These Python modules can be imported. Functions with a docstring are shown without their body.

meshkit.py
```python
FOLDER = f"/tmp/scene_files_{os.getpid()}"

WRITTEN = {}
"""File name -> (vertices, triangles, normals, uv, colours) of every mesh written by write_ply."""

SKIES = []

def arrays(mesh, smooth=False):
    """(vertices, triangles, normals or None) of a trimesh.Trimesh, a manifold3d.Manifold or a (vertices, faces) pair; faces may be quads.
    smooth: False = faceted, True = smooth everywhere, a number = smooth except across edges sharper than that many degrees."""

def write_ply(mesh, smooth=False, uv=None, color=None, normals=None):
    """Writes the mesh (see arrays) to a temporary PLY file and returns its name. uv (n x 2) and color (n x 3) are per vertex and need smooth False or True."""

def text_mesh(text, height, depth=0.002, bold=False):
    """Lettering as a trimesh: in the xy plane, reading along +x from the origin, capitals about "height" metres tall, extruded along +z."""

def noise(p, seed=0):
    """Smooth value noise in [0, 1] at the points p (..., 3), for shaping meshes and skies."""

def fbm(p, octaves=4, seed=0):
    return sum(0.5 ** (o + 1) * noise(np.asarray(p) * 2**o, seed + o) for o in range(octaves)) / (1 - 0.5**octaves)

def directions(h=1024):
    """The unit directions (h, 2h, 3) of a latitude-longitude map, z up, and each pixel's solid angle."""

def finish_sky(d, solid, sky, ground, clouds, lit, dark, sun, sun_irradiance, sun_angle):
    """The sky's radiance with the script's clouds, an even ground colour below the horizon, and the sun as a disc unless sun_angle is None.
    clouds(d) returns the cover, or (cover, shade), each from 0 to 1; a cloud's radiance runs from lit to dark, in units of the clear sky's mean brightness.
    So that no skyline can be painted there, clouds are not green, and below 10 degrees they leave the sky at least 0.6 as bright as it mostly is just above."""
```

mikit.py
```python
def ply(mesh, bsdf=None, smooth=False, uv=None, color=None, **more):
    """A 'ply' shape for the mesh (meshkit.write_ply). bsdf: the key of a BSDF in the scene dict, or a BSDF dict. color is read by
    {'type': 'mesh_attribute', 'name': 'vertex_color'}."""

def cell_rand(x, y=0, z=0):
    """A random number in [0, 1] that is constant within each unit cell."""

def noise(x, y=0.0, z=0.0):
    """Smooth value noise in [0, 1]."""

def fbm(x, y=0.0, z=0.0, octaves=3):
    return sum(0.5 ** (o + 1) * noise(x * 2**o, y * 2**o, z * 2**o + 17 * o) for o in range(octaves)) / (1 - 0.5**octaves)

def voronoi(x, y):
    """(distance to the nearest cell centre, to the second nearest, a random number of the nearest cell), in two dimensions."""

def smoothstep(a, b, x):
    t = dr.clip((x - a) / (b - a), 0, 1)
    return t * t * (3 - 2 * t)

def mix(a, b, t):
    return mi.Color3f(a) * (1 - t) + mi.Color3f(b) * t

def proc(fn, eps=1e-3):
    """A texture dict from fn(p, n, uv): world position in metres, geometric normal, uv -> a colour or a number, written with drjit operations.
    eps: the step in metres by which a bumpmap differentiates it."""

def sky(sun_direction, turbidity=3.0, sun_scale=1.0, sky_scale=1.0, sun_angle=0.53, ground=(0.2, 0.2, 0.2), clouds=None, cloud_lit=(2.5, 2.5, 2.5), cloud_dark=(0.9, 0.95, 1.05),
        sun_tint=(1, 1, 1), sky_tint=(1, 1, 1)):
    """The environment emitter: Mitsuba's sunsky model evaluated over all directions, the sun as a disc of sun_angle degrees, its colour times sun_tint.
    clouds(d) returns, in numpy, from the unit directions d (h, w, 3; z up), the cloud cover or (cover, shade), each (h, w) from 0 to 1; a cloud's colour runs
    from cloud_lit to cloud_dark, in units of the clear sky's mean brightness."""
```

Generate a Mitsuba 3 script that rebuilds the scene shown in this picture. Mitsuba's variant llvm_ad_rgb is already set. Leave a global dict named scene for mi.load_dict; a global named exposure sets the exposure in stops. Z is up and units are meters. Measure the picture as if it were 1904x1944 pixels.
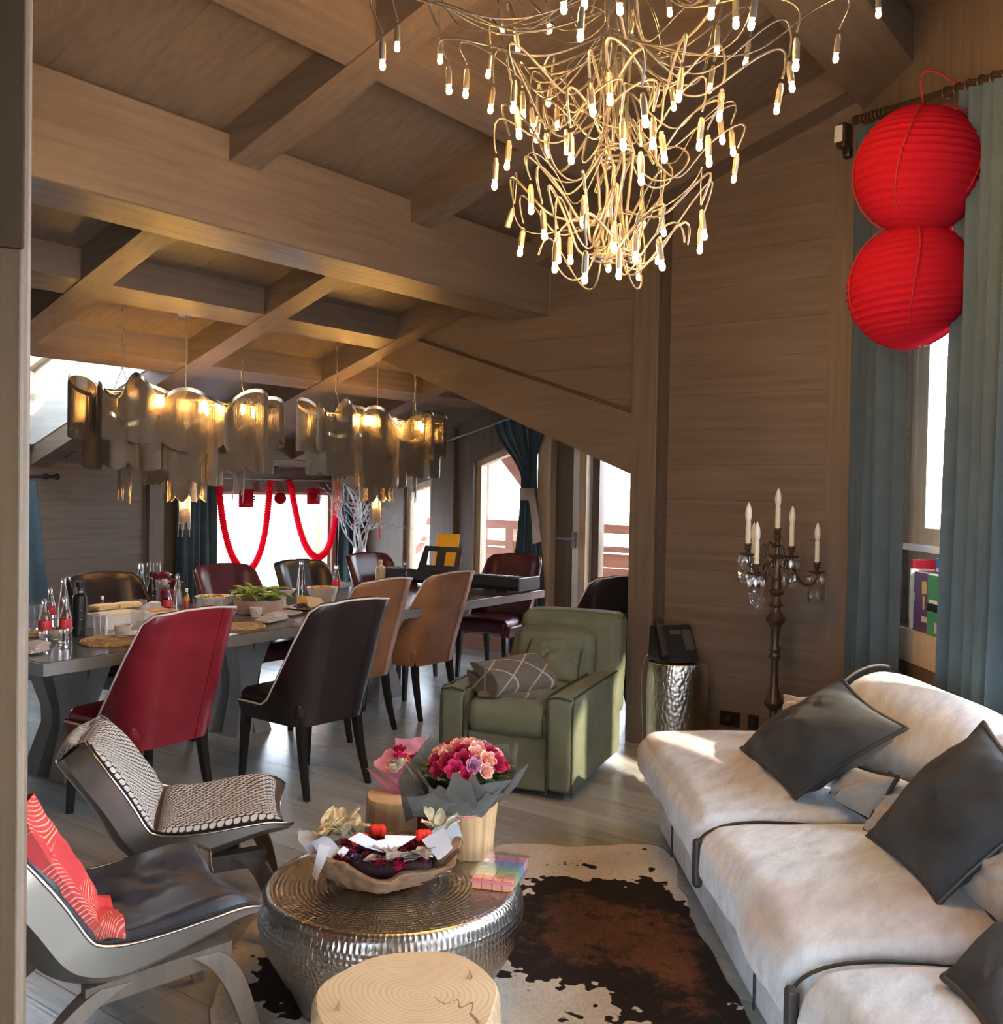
import math, random
import numpy as np, trimesh, manifold3d as m3
import shapely.geometry as sg, shapely.affinity as sa
from shapely.ops import unary_union
import drjit as dr, mitsuba as mi, mikit, meshkit
from mikit import noise, fbm, voronoi, cell_rand, smoothstep, mix, proc

rng = np.random.default_rng(7)
scene, labels = {}, {}
T4 = mi.ScalarTransform4f

# ---------------------------------------------------------------- camera, sky, exposure
FPX, EYE = 1900.0, 1.5
_a, _p, _r = math.radians(36.5), math.radians(-1.3), math.radians(1.0)
_f = np.array([math.cos(_a), math.sin(_a), 0]); _rt = np.array([math.sin(_a), -math.cos(_a), 0]); _up = np.array([0, 0, 1.0])
FWD = math.cos(_p) * _f + math.sin(_p) * _up
_u2 = -math.sin(_p) * _f + math.cos(_p) * _up
RGT = math.cos(_r) * _rt + math.sin(_r) * _u2
UPV = -math.sin(_r) * _rt + math.cos(_r) * _u2
ORG = np.array([0, 0, EYE])
scene['camera'] = {'type': 'perspective', 'fov': 2 * math.degrees(math.atan(952 / FPX)), 'fov_axis': 'x', 'near_clip': 0.05, 'far_clip': 500.0,
                   'to_world': T4().look_at(origin=ORG.tolist(), target=(ORG + FWD).tolist(), up=UPV.tolist())}
exposure = 6.0
BULB_COLOR, PEND_COLOR = (5.0, 2.55, 0.72), (2.8, 1.42, 0.34)
SUN_DIR = (-0.50, -0.866, 0.55)
scene['sky'] = mikit.sky(SUN_DIR, turbidity=4.0, sun_scale=0.4, sun_tint=(0.92, 1.0, 1.12), sky_scale=1.0, sun_angle=0.8, ground=(0.30, 0.31, 0.33),
                         clouds=lambda d: (np.full(d.shape[:2], 0.85), 0.25 * np.ones(d.shape[:2])), cloud_lit=(2.1, 2.35, 2.7), cloud_dark=(1.4, 1.58, 1.8))

# ---------------------------------------------------------------- helpers: points of the room seen along a direction
def ray(px, py):
    return FWD + RGT * (px - 952) / FPX - UPV * (py - 972) / FPX
def onz(px, py, z):
    d = ray(px, py); return ORG + d * (z - EYE) / d[2]
def onx(px, py, x):
    d = ray(px, py); return ORG + d * x / d[0]
def ony(px, py, y):
    d = ray(px, py); return ORG + d * y / d[1]
def dep(px, py, s):
    return ORG + ray(px, py) * s

_used = {}
def numbered(name):
    n = _used.get(name, -1) + 1
    _used[name] = n
    return name if n == 0 else f'{name}_{n:03d}'
def thing(name, label, cat, group=None):
    k = numbered(name)
    labels[k] = {'label': label, 'category': cat}
    if group: labels[k]['group'] = group
    return k
def part(parent, name, mesh, bsdf, smooth=35, label=None, kind=None, **kw):
    k = numbered(parent + '__' + name)
    scene[k] = mikit.ply(mesh, bsdf, smooth=smooth, **kw)
    if label or kind:
        labels[k] = {}
        if label: labels[k]['label'] = label
        if kind: labels[k]['kind'] = kind
    return k
def solo(name, mesh, bsdf, label, cat, group=None, smooth=35, kind=None, **kw):
    k = thing(name, label, cat, group)
    if kind: labels[k]['kind'] = kind
    scene[k] = mikit.ply(mesh, bsdf, smooth=smooth, **kw)
    return k
def struct(name, mesh, bsdf, label, smooth=False, **kw):
    k = numbered(name)
    labels[k] = {'kind': 'structure', 'label': label}
    if mesh is not None: scene[k] = mikit.ply(mesh, bsdf, smooth=smooth, **kw)
    return k
def copy_part(parent, name, src, M):
    k = numbered(parent + '__' + name)
    scene[k] = {**scene[src], 'to_world': M}
    return k

cat = trimesh.util.concatenate
def tm(v, f):
    f = np.asarray(f)
    if f.ndim == 2 and f.shape[1] == 4: f = np.vstack([f[:, [0, 1, 2]], f[:, [0, 2, 3]]])
    return trimesh.Trimesh(np.asarray(v, float), f, process=False)
def xf(m, loc=(0, 0, 0), rz=0.0, rx=0.0, ry=0.0, s=1.0):
    m = m.copy()
    cx, sx, cy, sy, cz, sz = math.cos(rx), math.sin(rx), math.cos(ry), math.sin(ry), math.cos(rz), math.sin(rz)
    R = np.array([[cz, -sz, 0], [sz, cz, 0], [0, 0, 1]]) @ np.array([[cy, 0, sy], [0, 1, 0], [-sy, 0, cy]]) @ np.array([[1, 0, 0], [0, cx, -sx], [0, sx, cx]])
    m.vertices = (m.vertices * s) @ R.T + np.asarray(loc, float)
    return m
def bx(x0, x1, y0, y1, z0, z1, b=0.0):
    if b <= 0:
        v = np.array([[x, y, z] for x in (x0, x1) for y in (y0, y1) for z in (z0, z1)], float)
        f = [[0, 1, 3], [0, 3, 2], [4, 6, 7], [4, 7, 5], [0, 4, 5], [0, 5, 1], [2, 3, 7], [2, 7, 6], [0, 2, 6], [0, 6, 4], [1, 5, 7], [1, 7, 3]]
        return tm(v, f)
    p = []
    for x, sx in ((x0, 1), (x1, -1)):
        for y, sy in ((y0, 1), (y1, -1)):
            for z, sz in ((z0, 1), (z1, -1)):
                p += [[x, y + sy * b, z + sz * b], [x + sx * b, y, z + sz * b], [x + sx * b, y + sy * b, z]]
    return hull(p)
def hull(p):
    m = m3.Manifold.hull_points(np.asarray(p, float)).to_mesh()
    return tm(m.vert_properties[:, :3], m.tri_verts)
def cb(c, s, b=0.0, rz=0.0):
    return xf(bx(-s[0] / 2, s[0] / 2, -s[1] / 2, s[1] / 2, -s[2] / 2, s[2] / 2, b), c, rz)
def prism(poly, h):
    gs = getattr(poly, 'geoms', [poly])
    return cat([trimesh.creation.extrude_polygon(g, h, engine='earcut') for g in gs if g.geom_type == 'Polygon' and g.area > 1e-7])
def grid(P, wrapu=False, wrapv=False, flip=False):
    P = np.asarray(P, float); nu, nv = P.shape[:2]
    I = np.arange(nu * nv).reshape(nu, nv)
    a = np.vstack([I, I[:1]]) if wrapu else I
    a = np.hstack([a, a[:, :1]]) if wrapv else a
    f = np.stack([a[:-1, :-1], a[1:, :-1], a[1:, 1:], a[:-1, 1:]], -1).reshape(-1, 4)
    if flip: f = f[:, ::-1]
    return tm(P.reshape(-1, 3), f)
def loft(rings, cap=True):
    R = np.asarray(rings, float); k, n = R.shape[:2]
    m = grid(R, wrapv=True)
    v, f = m.vertices, m.faces
    if cap:
        v = np.vstack([v, R[0].mean(0), R[-1].mean(0)]); a = np.arange(n); b = (a + 1) % n
        f = np.vstack([f, np.stack([b, a, a * 0 + k * n], 1)[:, [1, 0, 2]], np.stack([a, b, a * 0 + k * n + 1], 1)[:, [1, 0, 2]] + np.array([[(k - 1) * n, (k - 1) * n, 0]])])
    m = tm(v, f)
    if m.volume < 0: m.invert()
    return m
def lathe(prof, n=32, c=(0, 0, 0)):
    a = np.arange(n) * 2 * np.pi / n
    P = np.array([[[r * np.cos(t), r * np.sin(t), z] for t in a] for r, z in prof])
    m = grid(P, wrapv=True, flip=False)
    m.vertices += np.asarray(c, float)
    if m.volume < 0: m.invert()
    return m
def spline(pts, n=40):
    from scipy.interpolate import CubicSpline
    pts = np.asarray(pts, float)
    t = np.r_[0, np.cumsum(np.linalg.norm(np.diff(pts, axis=0), axis=1) ** 0.7)]
    return CubicSpline(t, pts)(np.linspace(0, t[-1], n))
def tube(pts, r, n=8, cap=True, closed=False):
    P = np.asarray(pts, float); k = len(P)
    r = np.broadcast_to(np.asarray(r, float), (k,))
    t = np.roll(P, -1, 0) - np.roll(P, 1, 0) if closed else np.gradient(P, axis=0)
    t /= np.linalg.norm(t, axis=1, keepdims=True) + 1e-12
    u = np.cross(t[0], [0, 0, 1] if abs(t[0][2]) < 0.9 else [1, 0, 0]); u /= np.linalg.norm(u)
    rings, a = [], np.arange(n) * 2 * np.pi / n
    for i in range(k):
        u = u - t[i] * (u @ t[i]); u /= np.linalg.norm(u) + 1e-12
        w = np.cross(t[i], u)
        rings.append(P[i] + r[i] * (np.cos(a)[:, None] * u + np.sin(a)[:, None] * w))
    if closed: return grid(np.array(rings), wrapu=True, wrapv=True)
    return loft(rings, cap)
def softbox(sx, sy, sz, r, n=14, bulge=0.0, wob=0.0, seed=0, freq=6.0, side=0.0):
    """a cushion: box of grid cells, edges rounded by r, top bulged, faces uneven"""
    m = trimesh.creation.box((2, 2, 2))
    for _ in range(int(round(math.log2(n)))): m = m.subdivide()
    h = np.array([sx, sy, sz]) / 2
    v = np.array(m.vertices); e_ = 1 - np.minimum(r / h, .5)
    a_ = np.abs(v); v = np.sign(v) * np.where(a_ <= .5, a_ * 2 * e_, e_ + (a_ - .5) * 2 * (1 - e_))
    p = v * h; inner = np.maximum(h - r, 1e-4)
    q = np.clip(p, -inner, inner); d = p - q
    # ease cells towards edges so that rounding has vertices
    L = np.linalg.norm(d, axis=1, keepdims=True)
    nd = np.where(L > 1e-9, d / np.maximum(L, 1e-9), 0)
    big = np.abs(v).max(1, keepdims=True) > 0.999
    p = np.where((L > 1e-9) & big, q + nd * r, p)
    w = (1 - v[:, 0] ** 2).clip(0) ** 0.5 * (1 - v[:, 1] ** 2).clip(0) ** 0.5
    p[:, 2] += bulge * w * (v[:, 2] > 0) * v[:, 2].clip(0)
    p[:, 0] += side * np.sign(v[:, 0]) * (np.abs(v[:, 0]) > .99) * (1 - v[:, 1] ** 2).clip(0) ** .5 * (1 - v[:, 2] ** 2).clip(0) ** .5
    p[:, 1] += side * np.sign(v[:, 1]) * (np.abs(v[:, 1]) > .99) * (1 - v[:, 0] ** 2).clip(0) ** .5 * (1 - v[:, 2] ** 2).clip(0) ** .5
    if wob: 
        nn = p / (np.linalg.norm(p, axis=1, keepdims=True) + 1e-9)
        p = p + nn * (meshkit.fbm(p * freq + seed * 9.1, 3, seed)[:, None] - 0.5) * 2 * wob
    return tm(p, m.faces)
def pillow(w, h, t, n=26, wob=0.012, seed=0, pinch=0.10):
    u, v = np.meshgrid(np.linspace(-1, 1, n), np.linspace(-1, 1, n), indexing='ij')
    prof = ((1 - u ** 2).clip(0) ** 0.55) * ((1 - v ** 2).clip(0) ** 0.55)
    bow = 1 - pinch * (1 - v ** 2) * np.abs(u) ** 3
    bow2 = 1 - pinch * (1 - u ** 2) * np.abs(v) ** 3
    X, Y = u * w / 2 * bow, v * h / 2 * bow2
    out = []
    for s in (1, -1):
        Z = s * t / 2 * prof
        P = np.stack([X, Y, Z], -1)
        nz = meshkit.fbm(np.stack([X * 7 + seed, Y * 7, Z * 0 + s * 3], -1), 3, seed) - 0.5
        fold = np.sin(np.arctan2(v, u) * 7 + seed + 3 * nz) * np.hypot(u, v) ** 2 * 0.35
        P[..., 2] += (nz + fold * 0.5) * 2 * wob * prof ** 0.5
        out.append(grid(P, flip=(s < 0)))
    return cat(out)
def pillow_rim(w, h, pinch=0.10, n=14):
    s = np.linspace(-1, 1, n)
    def pt(u, v): return [u * w / 2 * (1 - pinch * (1 - v * v) * abs(u) ** 3), v * h / 2 * (1 - pinch * (1 - u * u) * abs(v) ** 3), 0]
    return np.array([pt(a, -1) for a in s[:-1]] + [pt(1, a) for a in s[:-1]] + [pt(-a, 1) for a in s[:-1]] + [pt(-1, -a) for a in s[:-1]])
def basis(m, o, ex, ey, ez):
    m = m.copy(); m.vertices = np.asarray(o, float) + m.vertices @ np.array([ex, ey, ez], float); return m
def Mat(o, rz=0.0, s=1.0):
    return T4().translate([float(x) for x in o]).rotate([0, 0, 1], math.degrees(rz)).scale(float(s))
# ---------------------------------------------------------------- materials
def P(base, rough=0.5, **k):
    b = base if isinstance(base, dict) else {'type': 'rgb', 'value': list(base)}
    return {'type': 'twosided', 'bsdf': {'type': 'principled', 'base_color': b, 'roughness': rough, **k}}
def wood_fn(axis, c0, c1, scale=1.0, streak=38.0):
    def fn(p, n, uv):
        a, b, c = (p.x, p.y, p.z) if axis == 'x' else (p.y, p.z, p.x) if axis == 'y' else (p.z, p.x, p.y)
        w = fbm(a * 0.9 * scale, b * 4 * scale, c * 4 * scale, 2)
        g = fbm(a * 2.2 * scale + w * 2, b * streak * scale, c * streak * scale, 3)
        fine = noise(a * 7 * scale, b * 210 * scale, c * 210 * scale)
        k = dr.clip(0.15 + 0.75 * g + 0.25 * (w - 0.5) + 0.22 * (fine - 0.5), 0, 1)
        return mix(c0, c1, k)
    return proc(fn)
TAUPE0, TAUPE1 = (0.098, 0.070, 0.049), (0.185, 0.141, 0.103)
for ax in 'xyz':
    scene['mat_wood_' + ax] = P(wood_fn(ax, TAUPE0, TAUPE1), 0.42, specular=0.45)
scene['mat_dark_gap'] = P((0.075, 0.055, 0.040), 0.8)
scene['mat_red_wood'] = P(wood_fn('y', (0.22, 0.085, 0.05), (0.42, 0.19, 0.12), 0.8), 0.6)
scene['mat_pale_wood'] = P(wood_fn('z', (0.42, 0.30, 0.19), (0.66, 0.52, 0.36)), 0.5)
def floor_fn(p, n, uv):
    col = cell_rand(dr.floor(p.x / 0.2), 3)
    g = fbm(p.y * 1.6 + col * 30, p.x * 42, col * 9, 3)
    w = fbm(p.x * 7 + col * 5, p.y * 0.8 + col * 8, 0, 2)
    fine = noise(p.y * 9, p.x * 240, 0)
    k = dr.clip(0.1 + 0.6 * g + 0.5 * (w - 0.5) + 0.25 * (fine - 0.5) + 0.35 * (col - 0.5) + 0.15, 0, 1)
    return mix((0.190, 0.198, 0.188), (0.400, 0.418, 0.405), k)
def floor_bump(p, n, uv):
    col = cell_rand(dr.floor(p.x / 0.2), 3)
    return 0.5 * noise(p.y * 5 + col * 7, p.x * 130, 0) + 0.5 * fbm(p.y * 2, p.x * 9, 0, 2)
scene['mat_floor'] = {'type': 'twosided', 'bsdf': {'type': 'bumpmap', 'arbitrary': proc(floor_bump), 'scale': 0.0006,
    'bsdf': {'type': 'principled', 'base_color': proc(floor_fn), 'roughness': 0.26, 'specular': 0.65}}}
scene['mat_white'] = P((0.8, 0.8, 0.78), 0.45)
scene['mat_black'] = P((0.012, 0.012, 0.014), 0.35)
scene['mat_black_matte'] = P((0.010, 0.010, 0.012), 0.6)
scene['mat_black_leg'] = P((0.012, 0.011, 0.011), 0.3)
scene['mat_chrome'] = {'type': 'twosided', 'bsdf': {'type': 'roughconductor', 'material': 'Cr', 'alpha': 0.08}}
scene['mat_nickel'] = {'type': 'twosided', 'bsdf': {'type': 'roughconductor', 'eta': {'type': 'rgb', 'value': [1.9, 1.75, 1.6]}, 'k': {'type': 'rgb', 'value': [3.6, 3.3, 2.8]}, 'alpha': 0.16}}
scene['mat_bronze'] = P((0.075, 0.052, 0.036), 0.38, metallic=0.55)
scene['mat_glass_pane'] = {'type': 'thindielectric', 'int_ior': 1.5}
scene['mat_glass_thin'] = {'type': 'thindielectric', 'int_ior': 1.55}
scene['mat_crystal'] = {'type': 'dielectric', 'int_ior': 1.6}
def cloth(c, rough=0.8, sheen=0.5, amp=0.25, f=9.0):
    c = np.array(c)
    def fn(p, n, uv):
        w = fbm(p.x * f, p.y * f, p.z * f, 3)
        t = noise(p.x * 420, p.y * 420, p.z * 420)
        return mi.Color3f(*[float(x) for x in c]) * dr.clip(1 + amp * (w - 0.5) * 2 + 0.16 * (t - 0.5), 0.2, 2)
    return P(proc(fn), rough, sheen=sheen, specular=0.2)
scene['mat_curtain'] = cloth((0.064, 0.100, 0.124), 0.75, 0.7, 0.12)
def hide_fn(p, n, uv):
    w = fbm(p.x * 3.2, p.y * 3.2, p.z * 3.2, 3)
    s = fbm(p.x * 14 + w * 3, p.y * 40, p.z * 14, 3)
    t = noise(p.x * 90, p.y * 300, p.z * 90)
    k = dr.clip(0.55 + 0.9 * (w - 0.5) + 0.9 * (s - 0.5) + 0.35 * (t - 0.5), 0, 1)
    warm = smoothstep(0.56, 0.72, fbm(p.x * 2.1 + 7, p.y * 2.1, p.z * 2 + 3, 2))
    return mix(mix((0.35, 0.385, 0.42), (0.62, 0.675, 0.72), k), (0.40, 0.33, 0.29), warm * 0.5)
scene['mat_hide'] = P(proc(hide_fn), 0.62, sheen=0.8, specular=0.25)
scene['mat_piping'] = P((0.028, 0.026, 0.026), 0.5)
scene['mat_charcoal'] = cloth((0.036, 0.037, 0.037), 0.85, 0.3, 0.55, 9)
scene['mat_greypillow'] = cloth((0.30, 0.285, 0.26), 0.85, 0.5, 0.2, 8)
scene['mat_green'] = cloth((0.135, 0.150, 0.104), 0.72, 0.6, 0.28, 7)
scene['mat_green_seam'] = P((0.03, 0.033, 0.024), 0.6)
def leather(c, rough=0.32):
    c = np.array(c)
    def fn(p, n, uv):
        w = fbm(p.x * 6, p.y * 6, p.z * 6, 3); q = noise(p.x * 160, p.y * 160, p.z * 160)
        return mi.Color3f(*[float(x) for x in c]) * dr.clip(1 + 0.35 * (w - 0.5) * 2 + 0.12 * (q - 0.5), 0.2, 2)
    return P(proc(fn), rough, specular=0.55)
scene['mat_leather_red'] = leather((0.175, 0.010, 0.018))
scene['mat_leather_burgundy'] = leather((0.070, 0.012, 0.020))
scene['mat_leather_dark'] = leather((0.020, 0.014, 0.015))
scene['mat_leather_brown'] = leather((0.285, 0.125, 0.060))
scene['mat_leather_navy'] = leather((0.030, 0.038, 0.052), 0.38)
scene['mat_pipe_white'] = P((0.55, 0.52, 0.5), 0.4)
scene['mat_table'] = P(proc(lambda p, n, uv: mix((0.040, 0.036, 0.034), (0.085, 0.078, 0.072), fbm(p.x * 3, p.y * 26, p.z * 20, 3))), 0.20, specular=0.7)
scene['mat_steel'] = P((0.30, 0.31, 0.31), 0.38, metallic=0.35)
scene['mat_pewter'] = P((0.42, 0.41, 0.39), 0.33, metallic=0.9)
def hammer(p, n, uv):
    dx, dy = p.x - 2.175, p.y - 1.985
    r = dr.sqrt(dx * dx + dy * dy); q = (r + .9 * p.z * dr.select(r > .352, 1.0, 0.0)) * 72
    row = dr.floor(q); a = dr.atan2(dy, dx) * 24 + cell_rand(row, 2)
    fa, fq = a - dr.floor(a) - .5, q - row - .5
    j = cell_rand(dr.floor(a), row)
    d = dr.sqrt(fa * fa * 3.2 + fq * fq * 3.6)
    return dr.clip(d, 0, 1) * (.6 + .6 * j)
scene['mat_hammered'] = {'type': 'twosided', 'bsdf': {'type': 'bumpmap', 'arbitrary': proc(hammer, 8e-4), 'scale': 0.0020,
    'bsdf': {'type': 'roughconductor', 'eta': {'type': 'rgb', 'value': [1.6, 1.5, 1.35]}, 'k': {'type': 'rgb', 'value': [3.3, 3.1, 2.8]}, 'alpha': 0.14}}}
def bulb_emit(c): return {'type': 'area', 'radiance': {'type': 'rgb', 'value': list(c)}}
# ---------------------------------------------------------------- the room (x along the big beam, y towards the low eaves, z up)
XC, YR = 5.293, 1.45                      # panelled wall, ridge line
def roof1(y): return 3.06 + 0.336 * (3.565 - y)      # main slope
RZ = roof1(YR)
def roof(y): return roof1(y) if y >= YR else RZ - 0.336 * (YR - y)
W0 = np.array([XC, 1.636]); WD = np.array([-.787, -.617]); WN = np.array([-.617, .787])   # window wall: start, direction, into the room
def wpt(t, off=0.0, z=0.0):
    q = W0 + WD * t + WN * off; return np.array([q[0], q[1], z])
XD, YB = 7.41, 7.40                       # far dining wall with the balcony door, low back wall

# floor of long oak boards
struct('floor', bx(-2.5, 8.0, -3.0, 7.7, -0.10, -0.012), 'mat_dark_gap', 'grey oak plank floor')
col = 0
for x in np.arange(0.2, 7.41, 0.2):
    y = -2.9 + (col * 0.77) % 1.9
    if y > -2.9: ys = [-2.9, y]
    else: ys = [y]
    while ys[-1] < 7.5: ys.append(ys[-1] + 1.9)
    for y0, y1 in zip(ys[:-1], ys[1:]):
        part('floor', 'plank', bx(x + .001, x + .199, y0 + .001, min(y1, 7.5) - .001, -0.02, 0.0), 'mat_floor', smooth=False)
    col += 1
struct('floor', bx(-2.5, 0.2, -3.0, 7.7, -0.012, 0.0), 'mat_floor', 'grey oak floor beside the doorway')

# ceiling: boards on two slopes, rafters, purlins, big beam, ridge beam
struct('ceiling', None, None, 'sloping timber ceiling of taupe boards between rafters')
def slope_box(x0, x1, ya, yb, dz0, dz1, c=None):
    """a piece lying along the slope from ya to yb, from dz0 to dz1 above the boards"""
    m = bx(x0, x1, 0, 1, 0, 1); v = m.vertices.copy()
    y = ya + (yb - ya) * v[:, 1]
    m.vertices = np.stack([v[:, 0], y, np.array([roof(q) for q in y]) + dz0 + (dz1 - dz0) * v[:, 2]], 1)
    return m
def slope_poly(poly, dz0, dz1):
    m = prism(poly, 1.0); v = m.vertices.copy()
    v[:, 2] = np.array([roof(q) for q in v[:, 1]]) + dz0 + (dz1 - dz0) * v[:, 2]
    return tm(v, m.faces)
def wline(off, t0=-3.0, t1=12.0):
    return [wpt(t0, -off)[:2], wpt(t1, -off)[:2]]
INW = sg.Polygon([*wline(.2), (-14, -14), (-14, 20), (12, 20)])          # everything on the room's side of the window wall
OVER = unary_union([sg.Polygon([*wline(.95), (-14, -14), (-14, 20), (12, 20)]).difference(sg.Polygon([wpt(3.40, .0)[:2], wpt(3.4, -3)[:2], wpt(9.0, -3)[:2], wpt(4.90, -.15)[:2], wpt(4.85, 0)[:2]]))])
RAF = [0.54, 1.71, 2.875, 4.05, 5.205, 6.33, 7.36]
SKX0, SKX1, SKY0, SKY1 = 2.965, 3.960, 5.90, 7.32
for i, (a, b) in enumerate(zip([-2.5] + RAF, RAF + [7.9])):
    k = max(1, int(round((b - a) / 0.29)))
    for j in range(k):
        x0, x1 = a + (b - a) * j / k, a + (b - a) * (j + 1) / k
        if a == 2.875:
            part('ceiling', 'board', slope_box(x0 + .0004, x1 - .0004, YR, SKY0, 0, .03), 'mat_wood_y', False)
        else:
            part('ceiling', 'board', slope_box(x0 + .0004, x1 - .0004, YR, YB + .2, 0, .03), 'mat_wood_y', False)
        bp = sg.box(x0 + .0004, -2.6, x1 - .0004, YR).intersection(INW)
        if bp.area > .01: part('ceiling', 'board', slope_poly(bp, 0, .03), 'mat_wood_y', False)
part('ceiling', 'board', slope_box(2.875, 2.965, SKY0, YB + .2, 0, .03), 'mat_wood_y', False)
part('ceiling', 'board', slope_box(2.875, 4.05, SKY1 + .01, YB + .2, 0, .03), 'mat_wood_y', False)
# outer roof skin, closed over everything but the skylight
for x0, x1, y0, y1 in ((-2.7, SKX0, YR, YB + .9), (SKX1, 9.0, YR, YB + .9), (SKX0, SKX1, YR, SKY0), (SKX0, SKX1, SKY1, YB + .9)):
    struct('trim_1', slope_box(x0, x1, y0, y1, .30, .36), 'mat_dark_gap', 'roof covering above the ceiling boards')
struct('trim_2', slope_poly(sg.box(-2.7, -3.7, 9.0, YR).intersection(OVER), .05, .30), 'mat_dark_gap', 'roof covering with deep eaves behind the living area')
for m in (slope_box(SKX0 - .02, SKX0, SKY0, SKY1, 0, .62), slope_box(SKX1, SKX1 + .02, SKY0, SKY1 + .04, -.02, .62), slope_box(SKX0, SKX1, SKY0 - .02, SKY0, -.02, .62), slope_box(SKX0, SKX1, SKY1, SKY1 + .02, -.02, .62)):
    part('ceiling', 'skylight_reveal', m, 'mat_reveal', False)
scene['mat_reveal'] = P(wood_fn('y', (.30, .30, .28), (.46, .46, .43)), .5)
wk = struct('window_1', slope_box(SKX0, SKX1, SKY0, SKY1, .57, .575), 'mat_glass_pane', 'skylight pane in the sloping ceiling above the dining table')
for m in (slope_box(SKX0, SKX1, SKY0, SKY0 + .05, .54, .61), slope_box(SKX0, SKX1, SKY1 - .05, SKY1, .54, .61), slope_box(SKX1 - .05, SKX1, SKY0, SKY1, .54, .61), slope_box(SKX0, SKX0 + .05, SKY0, SKY1, .54, .61)):
    part(wk, 'frame', m, 'mat_pale_wood', False)
for x in RAF:
    w = .083
    if x > 5.1: w = .085
    part('ceiling', 'rafter', slope_box(x - w, x + w, 3.75, YB + .1, -.16, 0), 'mat_wood_y', False)
    if x < 5.4:
        part('ceiling', 'rafter', slope_box(x - w, x + w, YR, 3.70, -.16, 0), 'mat_wood_y', False)
        rp = sg.box(x - w, -2.5, x + w, YR).intersection(INW)
        if rp.area > .01: part('ceiling', 'rafter', slope_poly(rp, -.16, 0), 'mat_wood_y', False)
for y in (2.70, 4.72, 5.45):
    for a, b in zip([-.6] + RAF, RAF + [7.6]):
        if y == 2.70 and a > 5: continue
        part('ceiling', 'purlin', slope_box(a + .083, b - .083, y, y + .16, -.155, 0), 'mat_wood_x', False)
part('ceiling', 'purlin', slope_box(-.6, 2.80, 7.02, 7.18, -.17, 0), 'mat_wood_x', False); part('ceiling', 'purlin', slope_box(4.13, 7.6, 7.02, 7.18, -.17, 0), 'mat_wood_x', False)
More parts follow.
